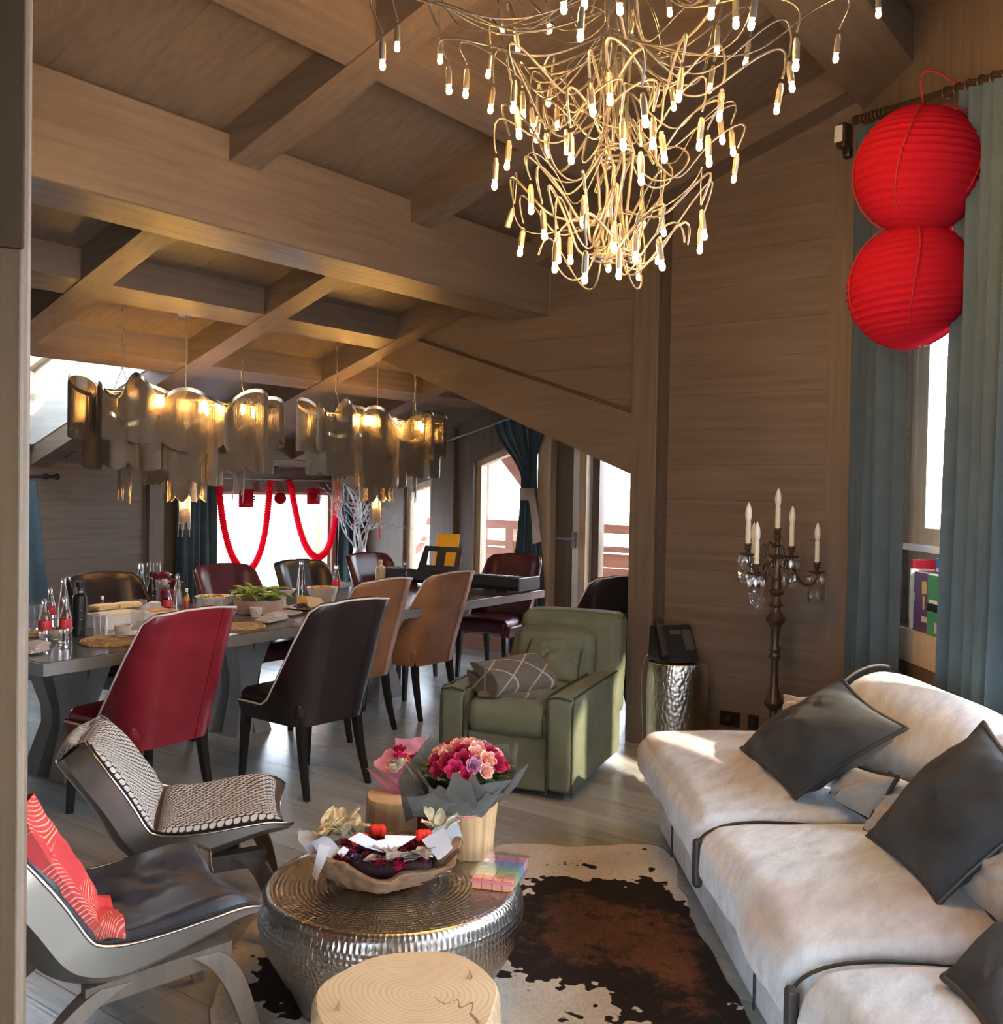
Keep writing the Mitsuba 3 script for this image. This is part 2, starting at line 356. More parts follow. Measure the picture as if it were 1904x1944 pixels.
part('ceiling', 'main_beam', bx(-2.5, XC, 3.565, 3.906, 2.605, 3.02, .006), 'mat_wood_x', False)
part('ceiling', 'main_beam', bx(XC, 7.6, 3.565, 3.906, 2.605, 3.02, .006), 'mat_wood_x', False)
part('ceiling', 'ridge_beam', bx(-2.5, XC + .2, 1.27, 1.63, 3.49, RZ + .02, .006), 'mat_wood_x', False)

# panelled wall (plane x = XC) right of the opening, board by board, and the slanting brace above the opening
def boards(holder, poly, pitch, frame, thick, mat, z0=0.0, gap=.0009):
    lo, hi = poly.bounds[1], poly.bounds[3]
    z = z0 + math.floor((lo - z0) / pitch) * pitch
    while z < hi:
        s = poly.intersection(sg.box(poly.bounds[0] - 1, z + gap / 2, poly.bounds[2] + 1, z + pitch - gap / 2))
        if not s.is_empty and s.area > 1e-4:
            for g in getattr(s, 'geoms', [s]):
                if g.geom_type == 'Polygon' and g.area > 1e-4: part(holder, 'plank', frame(prism(g, thick)), mat, False)
        z += pitch
def fr_x(x):   # polygon (y, z) extruded towards -x from the plane
    return lambda m: basis(m, [x, 0, 0], [0, 1, 0], [0, 0, 1], [-1, 0, 0])
def fr_y(y):
    return lambda m: basis(m, [0, y, 0], [1, 0, 0], [0, 0, 1], [0, -1, 0])
struct('wall_panelled', bx(XC + .02, XC + .16, 1.60, 2.94, 0, 3.9), 'mat_dark_gap', 'taupe panelled wall behind the candelabra')
boards('wall_panelled', sg.Polygon([(1.785, 0), (2.712, 0), (2.712, roof(2.712)), (1.785, roof(1.785))]), .2, fr_x(XC + .02), .02, 'mat_wood_y', .06)
part('wall_panelled', 'stile', prism(sg.box(1.60, 0, 1.783, 3.8), .03).apply_transform(np.eye(4)) if 0 else fr_x(XC + .02)(prism(sg.box(1.60, 0, 1.783, 3.8), .026)), 'mat_wood_z', False)
part('wall_panelled', 'post', bx(XC - .03, XC + .16, 2.777, 2.945, 0, roof(2.8), .005), 'mat_wood_z', False)
part('wall_panelled', 'rafter_strip', slope_box(XC - .045, XC, 1.62, 3.5, -.16, -.02), 'mat_wood_y', False)
BR = lambda y: 1.605 + (y - 2.947) * 0.3949     # lower edge of the brace
GR = lambda y: 1.968 + (y - 2.955) * 0.329      # groove above it
struct('wall_gable', fr_x(XC + .14)(prism(sg.Polygon([(2.94, BR(2.94)), (5.12, BR(5.12)), (5.12, 2.43), (3.9, roof(3.9)), (2.94, roof(2.94))]), .10)), 'mat_wood_y', 'boarded wall above the slanting brace')
boards('wall_gable', sg.Polygon([(2.945, GR(2.945) + .022), (4.70, GR(4.70) + .02), (3.2, roof(3.2)), (2.945, roof(2.945))]).intersection(sg.Polygon([(2.9, 0), (6, 0), (6, roof(6)), (2.9, roof(2.9))])), .2, fr_x(XC + .04), .03, 'mat_wood_y', .06)
part('wall_gable', 'brace', fr_x(XC + .15)(prism(sg.Polygon([(2.945, BR(2.945)), (5.02, BR(5.02)), (5.10, 2.47), (4.70, GR(4.70)), (2.945, GR(2.945))]), .17)), 'mat_wood_y', False)

# window wall: full slab with openings, niche with window behind the curtains
def fr_w(off):  # polygon (t, z) extruded outwards from the wall's room face
    return lambda m: basis(m, wpt(0, off), [WD[0], WD[1], 0], [0, 0, 1], [-WN[0], -WN[1], 0])
def top(t):
    return roof(wpt(t)[1])
wpoly = sg.Polygon([(-.2, 0), (6.4, 0), (6.4, top(6.4) + .05), (2, top(2) + .05), (.302, top(.302) + .05), (-.2, top(-.2) + .05)])
NX0, NX1, NZ0, NZ1 = .30, 1.80, .90, 2.98
slit = sg.box(3.74, 1.55, 4.72, 2.93)
struct('wall_right', fr_w(0)(prism(wpoly.difference(sg.box(NX0, NZ0, NX1, NZ1)).difference(slit).difference(sg.box(1.92, .60, 3.36, 2.60)).difference(sg.box(4.95, .3, 6.2, 2.1)), .24)), 'mat_wood_z', 'taupe wall with the deep window niche behind the sofa')
part('wall_right', 'niche_ledge', fr_w(.015)(prism(sg.box(NX0 - .02, .755, NX1, .90), .03)), 'mat_pale_wood', False)
part('wall_right', 'niche_ledge', fr_w(0)(prism(sg.box(NX0, .87, NX1, .898), .24)), 'mat_pale_wood', False)
for a, b in ((.10, .33), (.335, .54), (.545, .75)):
    part('wall_right', 'plank', fr_w(.012)(prism(sg.box(.1, a, 2.2, b), .012)), 'mat_wood_z', False)
back = sg.box(NX0 - .1, .5, NX1 + .1, 3.1).difference(sg.box(.34, 1.27, 1.74, 2.93))
part('wall_right', 'niche_back', fr_w(-.17)(prism(back, .06)), 'mat_pale_wood', False)
for a, b in ((NX0 - .02, NX0), (NX1, NX1 + .02)):
    part('wall_right', 'niche_side', fr_w(-.0)(prism(sg.box(a, .5, b, 3.1), .2)), 'mat_pale_wood', False)
part('wall_right', 'niche_top', fr_w(-.0)(prism(sg.box(NX0, NZ1 - .001, NX1, NZ1 + .02), .2)), 'mat_pale_wood', False)
w2 = struct('window_2', fr_w(-.215)(prism(sg.box(.36, 1.30, 1.72, 2.90), .004)), 'mat_glass_pane', 'tall window behind the teal curtains')
for b in ((.34, 1.27, .46, 2.93), (.92, 1.27, 1.03, 2.93), (1.64, 1.27, 1.74, 2.93), (.34, 1.27, 1.74, 1.35), (.34, 2.85, 1.74, 2.93)):
    part(w2, 'frame', fr_w(-.175)(prism(sg.box(*b), .08)), 'mat_pale_wood', False)
part(w2, 'sill', fr_w(-.13)(prism(sg.box(.3, 1.24, 1.78, 1.27), .09)), 'mat_white', False)

for n_, (a_, z0_, b_, z1_), l_ in ((8, (1.92, .60, 3.36, 2.60), 'wide window of the window wall beyond the right curtain'), (9, (3.74, 1.55, 4.72, 2.93), 'high window of the window wall'), (10, (4.95, .3, 6.2, 2.1), 'window of the window wall behind the viewer')):
    o_ = sg.box(a_, z0_, b_, z1_); w_ = struct('window_%d' % n_, fr_w(-.19)(prism(o_.buffer(-.02), .004)), 'mat_glass_pane', l_)
    part(w_, 'frame', fr_w(-.17)(prism(o_.difference(o_.buffer(-.045, join_style=2)), .06)), 'mat_pale_wood', False)
# dining end wall with balcony door and windows (plane x = XD)
dw = sg.Polygon([(2.0, 0), (YB + .1, 0), (YB + .1, roof(YB + .1) + .05), (2.0, roof(2.0) + .05)])
holes = [sg.Polygon([(6.34, .45), (6.70, .45), (6.70, 1.50), (6.34, 1.60)]), sg.Polygon([(5.02, .45), (5.82, .45), (5.82, 1.76), (5.02, 2.03)]), sg.box(3.55, .02, 4.80, 2.08)]
struct('wall_far', basis(prism(dw.difference(unary_union(holes)), .18), [XD, 0, 0], [0, 1, 0], [0, 0, 1], [1, 0, 0]), 'mat_wood_z', 'dining end wall with windows and balcony door')
def fr_d(off): return lambda m: basis(m, [XD + off, 0, 0], [0, 1, 0], [0, 0, 1], [1, 0, 0])
for i, h in enumerate(holes):
    w = struct(f'window_{3 + i}' if i < 2 else 'door_1', fr_d(.09)(prism(h.buffer(-.03, join_style=2) if i < 2 else sg.box(3.60, .12, 4.50, 2.03), .005)), 'mat_glass_pane',
               ('narrow window beside the back corner', 'window with slanted head behind the tied curtain', 'glazed balcony door')[i])
    ring = h.difference(h.buffer(-.055, join_style=2)) if i < 2 else sg.box(3.55, .02, 4.54, 2.08).difference(sg.box(3.63, .14, 4.47, 2.0))
    part(w, 'frame', fr_d(.05)(prism(ring, .09)), 'mat_pale_wood' if i < 2 else 'mat_wood_z', False)
    if i == 2:
        part(w, 'leaf_edge', fr_d(-.04)(prism(sg.box(4.55, .02, 4.62, 2.06), .14)), 'mat_pale_wood', False)
        part(w, 'fixed_frame', fr_d(-.01)(prism(sg.box(4.63, .02, 4.70, 2.06), .10)), 'mat_white', False)
        part(w, 'fixed_frame', fr_d(-.015)(prism(sg.box(4.71, .02, 4.80, 2.08), .12)), 'mat_wood_z', False)
        h1 = cat([fr_d(-.06)(prism(sg.box(4.64, 1.0, 4.68, 1.14), .02)), tube([[XD - .05, 4.66, 1.08], [XD - .11, 4.66, 1.08], [XD - .11, 4.80, 1.08]], .010)])
        part(w, 'handle', h1, 'mat_steel')
part('wall_far', 'post', bx(XD - .10, XD, 4.88, 5.02, 0, 2.2, .004), 'mat_pale_wood', False)
part('wall_far', 'post', bx(XD - .05, XD, 6.02, 6.30, 0, 2.1, .004), 'mat_wood_z', False)
part('wall_far', 'skirting', bx(XD - .02, XD, 4.8, YB, 0, .14), 'mat_red_wood', False)

# low back wall with the garland window (plane y = YB)
bh = sg.box(5.55, .40, 7.22, 1.46)
struct('wall_back', basis(prism(sg.Polygon([(.2, 0), (XD + .1, 0), (XD + .1, 1.80), (.2, 1.80)]).difference(bh).difference(sg.box(3.0, .5, 3.95, 1.45)), .18), [0, YB, 0], [1, 0, 0], [0, 0, 1], [0, 1, 0]), 'mat_wood_x', 'low back wall under the eaves') if 0 else None
wbp = sg.Polygon([(.2, 0), (XD + .1, 0), (XD + .1, 1.80), (.2, 1.80)]).difference(bh).difference(sg.box(3.0, .5, 3.95, 1.45))
fr_b = lambda off: (lambda m: basis(m, [0, YB + off, 0], [1, 0, 0], [0, 0, 1], [0, -1, 0]))
struct('wall_back', fr_b(.18)(prism(wbp, .165)), 'mat_dark_gap', 'low taupe back wall under the eaves')
boards('wall_back', wbp, .15, fr_b(.02), .02, 'mat_wood_x', .0)
part('wall_back', 'post', bx(4.98, 5.12, YB - .05, YB, 0, 1.8), 'mat_wood_z', False)
part('wall_back', 'lintel', bx(5.10, XD, YB - .04, YB, 1.44, 1.80), 'mat_wood_x', False)
w6 = struct('window_6', fr_b(.10)(prism(bh.buffer(-.02), .005)), 'mat_glass_pane', 'bright back window hung with red garlands')
part(w6, 'frame', fr_b(.12)(prism(bh.difference(bh.buffer(-.05, join_style=2)), .08)), 'mat_pale_wood', False)
part(w6, 'frame', fr_b(.12)(prism(sg.box(7.10, .4, 7.14, 1.46), .08)), 'mat_pale_wood', False)
xa_, xb_ = ony(598, 1000, 8.6)[0], ony(636, 1000, 8.6)[0]
solo('balcony_post', bx(xa_, xb_, 8.6, 8.85, -3.0, 2.2), 'mat_pale_wood', 'broad pale timber post outside the garland window', 'post')
w7 = struct('window_7', fr_b(.10)(prism(sg.box(3.0, .5, 3.95, 1.45), .005)), 'mat_glass_pane', 'window behind the left dining curtain')
part(w7, 'frame', fr_b(.12)(prism(sg.box(3.0, .5, 3.95, 1.45).difference(sg.box(3.05, .55, 3.9, 1.4)), .08)), 'mat_pale_wood', False)

# left side, foreground post, rear of the room
struct('wall_left', bx(-.25, .02, 1.5, YB + .2, 0, 3.5), 'mat_wood_y', 'taupe wall at the left of the dining area')
q = dep(49, 300, 1.30)[:2]
_r = ray(49, 972); _r = np.array([_r[0], _r[1]]) / np.hypot(_r[0], _r[1]); _l = np.array([-_r[1], _r[0]])
pq = sg.Polygon([q, q + _l * .5, q + _l * .5 + _r * .3, q + _r * .3 + _l * .02])
scene['mat_wood_post'] = P(wood_fn('z', (.045, .030, .017), (.080, .055, .034)), .7, specular=.1)
struct('trim_3', prism(pq, 3.4), 'mat_wood_post', 'taupe post at the left edge of the view')
part('trim_3', 'nosing', tube([[q[0], q[1], 0], [q[0], q[1], 3.4]], .007, 10), 'mat_wood_z')
struct('trim_4', xf(prism(sg.Polygon([q - _r * .012 + _l * .004, q - _r * .012 + _l * .5, q + _l * .5, q + _l * .004]), 1.5), (0, 0, 1.80)), 'mat_casing', 'dark upper casing on the foreground post')
scene['mat_casing'] = P(wood_fn('z', (.022, .014, .007), (.036, .024, .013)), .7, specular=.1)
rw = sg.Polygon([(-2.6, 0), (2.6, 0), (2.6, 2.55), (-2.6, 2.55)]).difference(sg.box(-2.3, .25, -.3, 1.80)).difference(sg.box(-.1, .25, 1.6, 1.80))
struct('wall_rear', basis(prism(rw, .2), [0, -2.4, 0], [1, 0, 0], [0, 0, 1], [0, 1, 0]), 'mat_wood_x', 'rear wall with wide windows behind the viewer')
for n_, (a_, z0_, b_, z1_), fr_ in ((11, (-2.3, .25, -.3, 1.80), lambda m: basis(m, [0, -2.36, 0], [1, 0, 0], [0, 0, 1], [0, -1, 0])), (12, (-.1, .25, 1.6, 1.80), lambda m: basis(m, [0, -2.36, 0], [1, 0, 0], [0, 0, 1], [0, -1, 0])), (13, (-2.0, .3, 1.2, 2.2), lambda m: basis(m, [-2.55, 0, 0], [0, 1, 0], [0, 0, 1], [-1, 0, 0]))):
    o_ = sg.box(a_, z0_, b_, z1_); w_ = struct('window_%d' % n_, fr_(prism(o_.buffer(-.02), .004)), 'mat_glass_pane', ('left rear window behind the viewer', 'right rear window behind the viewer', 'side window behind the viewer')[n_ - 11])
    part(w_, 'frame', fr_(prism(o_.difference(o_.buffer(-.05, join_style=2)), .05)), 'mat_pale_wood', False)
struct('wall_side', basis(prism(sg.box(-3, 0, 1.6, 4.0).difference(sg.box(-2.0, .3, 1.2, 2.2)), .2), [-2.7, 0, 0], [0, 1, 0], [0, 0, 1], [1, 0, 0]), 'mat_wood_y', 'side wall with a wide window behind the viewer')
struct('wall_side', bx(-2.5, -.2, 1.5, 1.7, 0, 4.0), 'mat_wood_x', 'partition beside the doorway')
struct('wall_side', bx(XC + .16, XD + .1, 1.95, 2.1, 0, 4.0), 'mat_wood_x', 'partition beyond the panelled wall')

# outside: balcony deck, rail of red boards, roof strut, snow field
struct('trim_5', bx(XD + .18, XD + 2.2, 1.0, 9.0, -.3, -.12), 'mat_red_wood', 'balcony deck')
rail = thing('balcony_railing', 'red-brown boarded balcony railing beyond the door and windows', 'railing')
xr = XD + 1.7
for z0, z1 in ((.10, .24), (.25, .39), (.40, .54), (.55, .69), (.70, .84)):
    part(rail, 'board', bx(xr, xr + .03, 1.2, 9, z0, z1), 'mat_red_wood', False)
part(rail, 'handrail', bx(xr - .05, xr + .08, 1.2, 9, 1.06, 1.15), 'mat_red_wood', False)
part(rail, 'lower_rail', bx(xr - .03, xr + .06, 1.2, 9, .86, .92), 'mat_red_wood', False)
for y in (2.0, 3.8, 6.6, 8.4): part(rail, 'post', bx(xr - .04, xr + .05, y - .05, y + .05, -.1, 1.06), 'mat_red_wood', False)
st = thing('roof_strut', 'slanting timber strut outside the slanted window', 'strut')
scene[st] = mikit.ply(hull([[xr - .1 + dx, y + dy, z] for dx in (0, .14) for y, z in ((5.95, 1.15), (7.1, 2.35)) for dy in (-.09, .09)]), 'mat_red_wood')
sp2 = solo('balcony_post', bx(xr + .1, xr + .26, 7.0, 7.16, -.1, 2.6), 'mat_pale_wood', 'upright timber post carrying the balcony roof outside', 'post')
scene['mat_snow'] = P((.34, .35, .37), .9)
struct('ground', bx(-60, 80, -60, 120, -3.2, -3.0), 'mat_snow', 'snow-covered ground outside')
# ---------------------------------------------------------------- dining table and chairs
TA = math.radians(3.5); TC = np.array([4.25, 4.775])
te = np.array([math.cos(TA), math.sin(TA)]); tn = np.array([-te[1], te[0]])
TZ = .735
def tpt(u, v, z=TZ): q = TC + te * u + tn * v; return np.array([q[0], q[1], z])
tb = thing('dining_table', 'long dark steel-edged dining table laid with food and bottles', 'table')
ttop = xf(bx(-2.06, 2.06, -.62, .62, -.055, 0, .006), tpt(0, 0), TA)
part(tb, 'tabletop', ttop, 'mat_table')
rim = cat([xf(m, tpt(0, 0), TA) for m in (bx(-2.066, 2.066, -.626, -.62, -.056, -.002), bx(-2.066, 2.066, .62, .626, -.056, -.002), bx(-2.066, -2.06, -.62, .62, -.056, -.002), bx(2.06, 2.066, -.62, .62, -.056, -.002))])
part(tb, 'edge_band', rim, 'mat_steel', False)
def bent_leg(u, v, su, sv):
    zs = np.linspace(0, TZ - .056, 9); rings = []
    for z in zs:
        k = z / (TZ - .056); off = .075 * (abs(2 * k - .85) - .5)
        w = .045 + .022 * abs(2 * k - .9)
        c = tpt(u + su * (off + .05), v + sv * (off * .6 + .03), z)
        rings.append([c + np.array([*(te * a * w + tn * b * w), 0]) for a, b in ((-1, -1), (1, -1), (1, 1), (-1, 1))])
    return loft(rings)
for u in (-1.42, -.30, 1.0):
    for su, sv, v in ((-1, -1, .10), (1, -1, .10), (-1, 1, .24), (1, 1, .24)):
        part(tb, 'leg', bent_leg(u, v, su, sv), 'mat_steel', 25)
    part(tb, 'stretcher', xf(cb((u, .17, -.075), (.26, .30, .036), .004), tpt(0, 0), TA), 'mat_steel', False)

def chair_shell():
    n, m = 41, 14
    def path(a, off):   # a in [-1,1] around the back
        hx, hy = .255 - off, .265 - off
        t = abs(a); s = np.sign(a)
        if t < .40: return np.array([s * t / .40 * (hx - .12), -hy])
        if t < .62:
            q = (t - .40) / .22 * np.pi / 2
            return np.array([s * (hx - .12 + .12 * math.sin(q)), -hy + .12 - .12 * math.cos(q)])
        return np.array([s * hx, -hy + .12 + (t - .62) / .38 * .36])
    def height(a):
        t = abs(a)
        if t < .54: return .955 - .022 * (t / .54) ** 4
        q = (t - .54) / .46
        return .425 + .508 * max(0, 1 - q / .52) ** 1.35
    out, inn = [], []
    for i, a in enumerate(np.linspace(-1, 1, n)):
        h = height(a); zb = .345
        ro, ri = [], []
        for k in np.linspace(0, 1, m):
            z = zb + (h - zb) * k
            lean = .135 * max(0, (z - .42) / .53) ** 1.3
            flare = 1 - .10 * (1 - min(1, (z - .345) / .35)) ** 2
            p = path(a, 0) * [flare, flare]; q = path(a, .042 * (1 - .35 * k)) * [flare, flare]
            p = p * [1 + .05 * k, 1]; q = q * [1 + .05 * k, 1]
            ro.append([p[0], p[1] - lean, z]); ri.append([q[0], q[1] - lean, z])
        out.append(ro); inn.append(ri)
    out, inn = np.array(out), np.array(inn)
    top = np.stack([out[:, -1], (out[:, -1] + inn[:, -1]) / 2 + [0, 0, .012], inn[:, -1]], 1)
    P = np.concatenate([out, top[:, 1:2], inn[:, ::-1]], 1)
    sh = grid(P, wrapv=True)
    e = [loft([P[0], P[0] + [0, .006, 0]]), loft([P[-1], P[-1] + [0, .006, 0]])]
    pipe = tube(out[:, -1] + [0, 0, .004], .0055, 6)
    back_seam = tube(np.array([out[n // 2 + 7][k] + [0, -.0015, 0] for k in range(m)]), .003, 5)
    return cat([sh] + e), pipe, back_seam
def dleg(x, y, dx, dy, rear):
    rings = []
    for z in np.linspace(0, .40, 6):
        k = 1 - z / .40; w = .021 - .009 * k
        c = np.array([x + dx * k ** (1.6 if rear else 1), y + dy * k ** (1.6 if rear else 1), z])
        rings.append([c + [a * w, b * w, 0] for a, b in ((-1, -1), (1, -1), (1, 1), (-1, 1))])
    return loft(rings)
_sh, _pipe, _seam = chair_shell()
_seat = xf(softbox(.455, .47, .11, .04, 8, .02), (0, .005, .425))
SRC = {}
for c in ('red', 'burgundy', 'dark', 'brown'):
    SRC['backrest', c] = mikit.ply(_sh, 'mat_leather_' + c, smooth=50)
    SRC['seat', c] = mikit.ply(_seat, 'mat_leather_' + c, smooth=50)
SRC['piping'] = mikit.ply(_pipe, 'mat_pipe_white', smooth=60)
SRC['piping_dark'] = mikit.ply(_pipe, 'mat_leather_dark', smooth=60)
LEGS = [mikit.ply(dleg(*a), 'mat_black_leg', smooth=25) for a in ((-.20, .20, -.012, .02, 0), (.20, .20, .012, .02, 0), (-.18, -.19, -.02, -.075, 1), (.18, -.19, .02, -.075, 1))]
seams = {c: mikit.ply(_seam, 'mat_leather_' + c, smooth=60) for c in ('red', 'burgundy', 'dark', 'brown')}
def dining_chair(pos, rz, c, label, group=None, bright=True):
    k = thing('dining_chair', label, 'chair', group); M = Mat((pos[0], pos[1], 0), rz)
    def add(n, d): scene[numbered(k + '__' + n)] = {**d, 'to_world': M}
    add('backrest', SRC['backrest', c]); add('seat', SRC['seat', c]); add('piping', SRC['piping' if bright else 'piping_dark']); add('back_seam', seams[c])
    for d in LEGS: add('leg', d)
    return k
def near(px, py): q = onz(px, py, .955); return q[:2] + [0, .40]
def far(px, py): q = onz(px, py, .955); return q[:2] - [0, .40]
dining_chair(near(374, 1158), math.radians(4), 'red', 'bright red leather dining chair nearest the table front', bright=True)
dining_chair(near(688, 1139), math.radians(-2), 'dark', 'dark brown leather dining chair pulled out beside the red one', bright=True)
dining_chair(near(742, 1100) , math.radians(2), 'brown', 'tan leather dining chair half hidden behind the dark one', bright=True)
dining_chair(near(868, 1087), math.radians(2), 'brown', 'tan leather dining chair in full view left of the green armchair', bright=True)
dining_chair(far(190, 1088), math.pi + .05, 'dark', 'dark leather dining chair across the table, leftmost of the far row', bright=False)
dining_chair(far(414, 1072), math.pi, 'burgundy', 'burgundy dining chair across the table below the hanging garland', bright=False)
dining_chair(far(560, 1064), math.pi, 'dark', 'dark leather dining chair in front of the bright back window', bright=False)
dining_chair(far(688, 1051), math.pi - .03, 'burgundy', 'burgundy dining chair in front of the white branches', bright=False)
dining_chair((6.42, 4.80), math.pi / 2 + .15, 'burgundy', 'burgundy dining chair behind the keyboard at the table end', bright=True)
dining_chair((5.74, 3.54), math.radians(-17), 'dark', 'black dining chair by the balcony door behind the armchair', bright=True)

# ---------------------------------------------------------------- sofa along the window wall (t towards the viewer, off into the room)
def wfr(m, t, off, z=0): return basis(m, wpt(t, off, z), [WD[0], WD[1], 0], [-WN[0], -WN[1], 0], [0, 0, 1])   # local x = t, y = towards the wall
sofa = thing('sofa', 'long grey cowhide sofa with loose seat cushions along the window wall', 'sofa')
part(sofa, 'base', wfr(softbox(3.6, .92, .30, .03, 16, 0, .006, 3, 4), 2.62, .68, .155), 'mat_hide', 60)
for t in (.84, 2.04, 3.0):
    part(sofa, 'base_seam', wfr(tube([[0, 0, .01], [0, 0, .30]], .004, 6), t + .3, 1.146), 'mat_piping')
numk = {}
seats = [(.90, 2.075, 11), (2.095, 3.00, 12), (3.02, 4.0, 13), (4.02, 5.0, 14)]
for t0, t1, sd in seats:
    cu = softbox(t1 - t0, .92, .19, .07, 32, .045, .022, sd, 5, .012)
    k = part(sofa, 'seat_cushion', wfr(cu, (t0 + t1) / 2, .80, .375), 'mat_hide', 70); numk[{2.075: 2.085, 3.0: 3.01, 4.0: 4.01, 5.0: 5.01}[t1]] = k
for t in (2.085, 3.01, 4.01):
    part(numk[t], 'piping', wfr(tube(spline([[0, -.665, .33], [0, -.640, .43], [0, -.3, .463], [0, .1, .463]], 24), .0050, 6), t, .60), 'mat_piping')
    part(numk[t], 'flap', wfr(softbox(.035, .03, .15, .012, 8), t + .01, 1.262, .345), 'mat_piping', 60)
def back_profile(t0, t1, sd):
    rings = []
    prof = [(.30, .30), (.26, .55), (.255, .72), (.29, .80), (.36, .835), (.45, .83), (.53, .79), (.585, .70), (.63, .56), (.66, .42), (.66, .32)]
    ts = np.r_[t0, t0 + .02, t0 + .06, np.linspace(t0 + .15, t1 - .15, 12), t1 - .06, t1 - .02, t1]
    for t in ts:
        e = min(t - t0, t1 - t); k = 1 - .10 * max(0, 1 - e / .08) ** 2
        rings.append([wpt(t, .46 + (o - .46) * k, .3 + (z - .3) * k + .02 * (meshkit.fbm(np.array([t * 4, o * 6, sd + z * 5.0]), 2) - .5)) for o, z in spline(prof, 30)])
    return loft(rings)
for t0, t1, sd in ((1.36, 2.30, 1), (2.31, 3.4, 2), (3.41, 4.6, 3)):
    part(sofa, 'back_cushion', back_profile(t0, t1, sd), 'mat_hide', 60)
part(sofa, 'back_piping', tube(spline([wpt(1.37, o, z) for o, z in ((.30, .6), (.275, .74), (.36, .84), (.46, .835), (.56, .76), (.64, .56))], 30), .006, 6), 'mat_piping')
for t in (.95, 4.3): part(sofa, 'foot', wfr(bx(-.03, .03, -.03, .03, 0, .02), t, 1.0), 'mat_black', False)

def pillow4(c, t, seed, wob=.016, n=44):
    """a soft pillow between four corner points"""
    c = np.asarray(c, float)
    u, v = np.meshgrid(np.linspace(-1, 1, n), np.linspace(-1, 1, n), indexing='ij')
    pin = .09
    U, V = u * (1 - pin * (1 - v * v) * np.abs(u) ** 3), v * (1 - pin * (1 - u * u) * np.abs(v) ** 3)
    w = [(1 - U) * (1 - V) / 4, (1 + U) * (1 - V) / 4, (1 + U) * (1 + V) / 4, (1 - U) * (1 + V) / 4]
    S = sum(a[..., None] * b for a, b in zip(w, c))
    nrm = np.cross(c[1] - c[0] + c[2] - c[3], c[3] - c[0] + c[2] - c[1]); nrm /= np.linalg.norm(nrm)
    prof = ((1 - u ** 2).clip(0) ** .5) * ((1 - v ** 2).clip(0) ** .5)
    nz = meshkit.fbm(np.stack([u * 2.2 + seed, v * 2.2, u * 0 + seed * 3], -1), 3, seed) - .5
    ang = np.arctan2(v, u); rr = np.hypot(u, v)
    fold = np.sin(ang * 5 + seed * 1.7 + 4 * nz) * rr ** 1.5 + .8 * np.sin(9 * (u * math.cos(seed) + v * math.sin(seed)) + 9 * nz) * (1 - rr).clip(0)
    out = []
    for s in (1, -1):
        Z = s * t / 2 * prof + (nz * 2.2 + .55 * fold) * wob * prof ** .6
        out.append(grid(S + Z[..., None] * nrm, flip=(s < 0)))
    b = np.concatenate([S[:-1, 0], S[-1, :-1], S[1:, -1][::-1], S[0, 1:][::-1]])
    return cat(out), b
def pillow_thing(label, corners, t, seed, mat, trim, name='cushion', group=None, wob=.016):
    k = thing(name, label, 'cushion', group); m, b = pillow4(corners, t, seed, wob)
    part(k, 'cover', m, mat, 60)
    if trim: part(k, 'piping', tube(b, .0075, 6, closed=True), trim, 60)
    return k
def woff(px, py, off):
    d = ray(px, py); n = np.array([WN[0], WN[1], 0]); p0 = np.array([W0[0], W0[1], 0])
    s = (off - n @ (ORG - p0)) / (n @ d); return ORG + d * s
pillow_thing('large charcoal cushion with dark piping tipped on its corner at the far sofa end', [onz(1400, 1425, .50), onz(1510, 1515, .51), woff(1722, 1382, .68), woff(1600, 1290, .70)], .20, 2, 'mat_charcoal', 'mat_piping')
pillow_thing('large charcoal cushion standing on its corner in the middle of the sofa', [onz(1645, 1588, .51), onz(1782, 1715, .51), woff(2020, 1520, .58), woff(1868, 1372, .62)], .20, 3, 'mat_charcoal', 'mat_piping')
pillow_thing('charcoal cushion in the near corner of the sofa', [onz(1790, 1856, .52), onz(1900, 2000, .50), woff(2140, 1880, .62), woff(1950, 1720, .62)], .20, 5, 'mat_charcoal', 'mat_piping')
pillow_thing('pale grey cushion peeping out behind the tipped charcoal one', [woff(1480, 1400, .80), woff(1600, 1440, .80), woff(1640, 1345, .62), woff(1487, 1318, .66)], .12, 4, 'mat_greypillow', None)
pillow_thing('small pale grey cushion between the two charcoal ones', [onz(1572, 1512, .49), onz(1665, 1565, .50), woff(1705, 1475, .74), woff(1615, 1450, .74)], .11, 6, 'mat_greypillow', 'mat_piping', wob=.014)
pillow_thing('grey cushion behind the middle charcoal cushion', [onz(1640, 1578, .50), onz(1720, 1640, .50), woff(1790, 1500, .66), woff(1690, 1468, .66)], .08, 8, 'mat_greypillow', 'mat_piping')
pillow_thing('pale grey cushion right of the middle charcoal cushion', [onz(1828, 1700, .49), onz(1930, 1790, .50), woff(2060, 1640, .62), woff(1900, 1590, .62)], .13, 7, 'mat_greypillow', 'mat_piping')

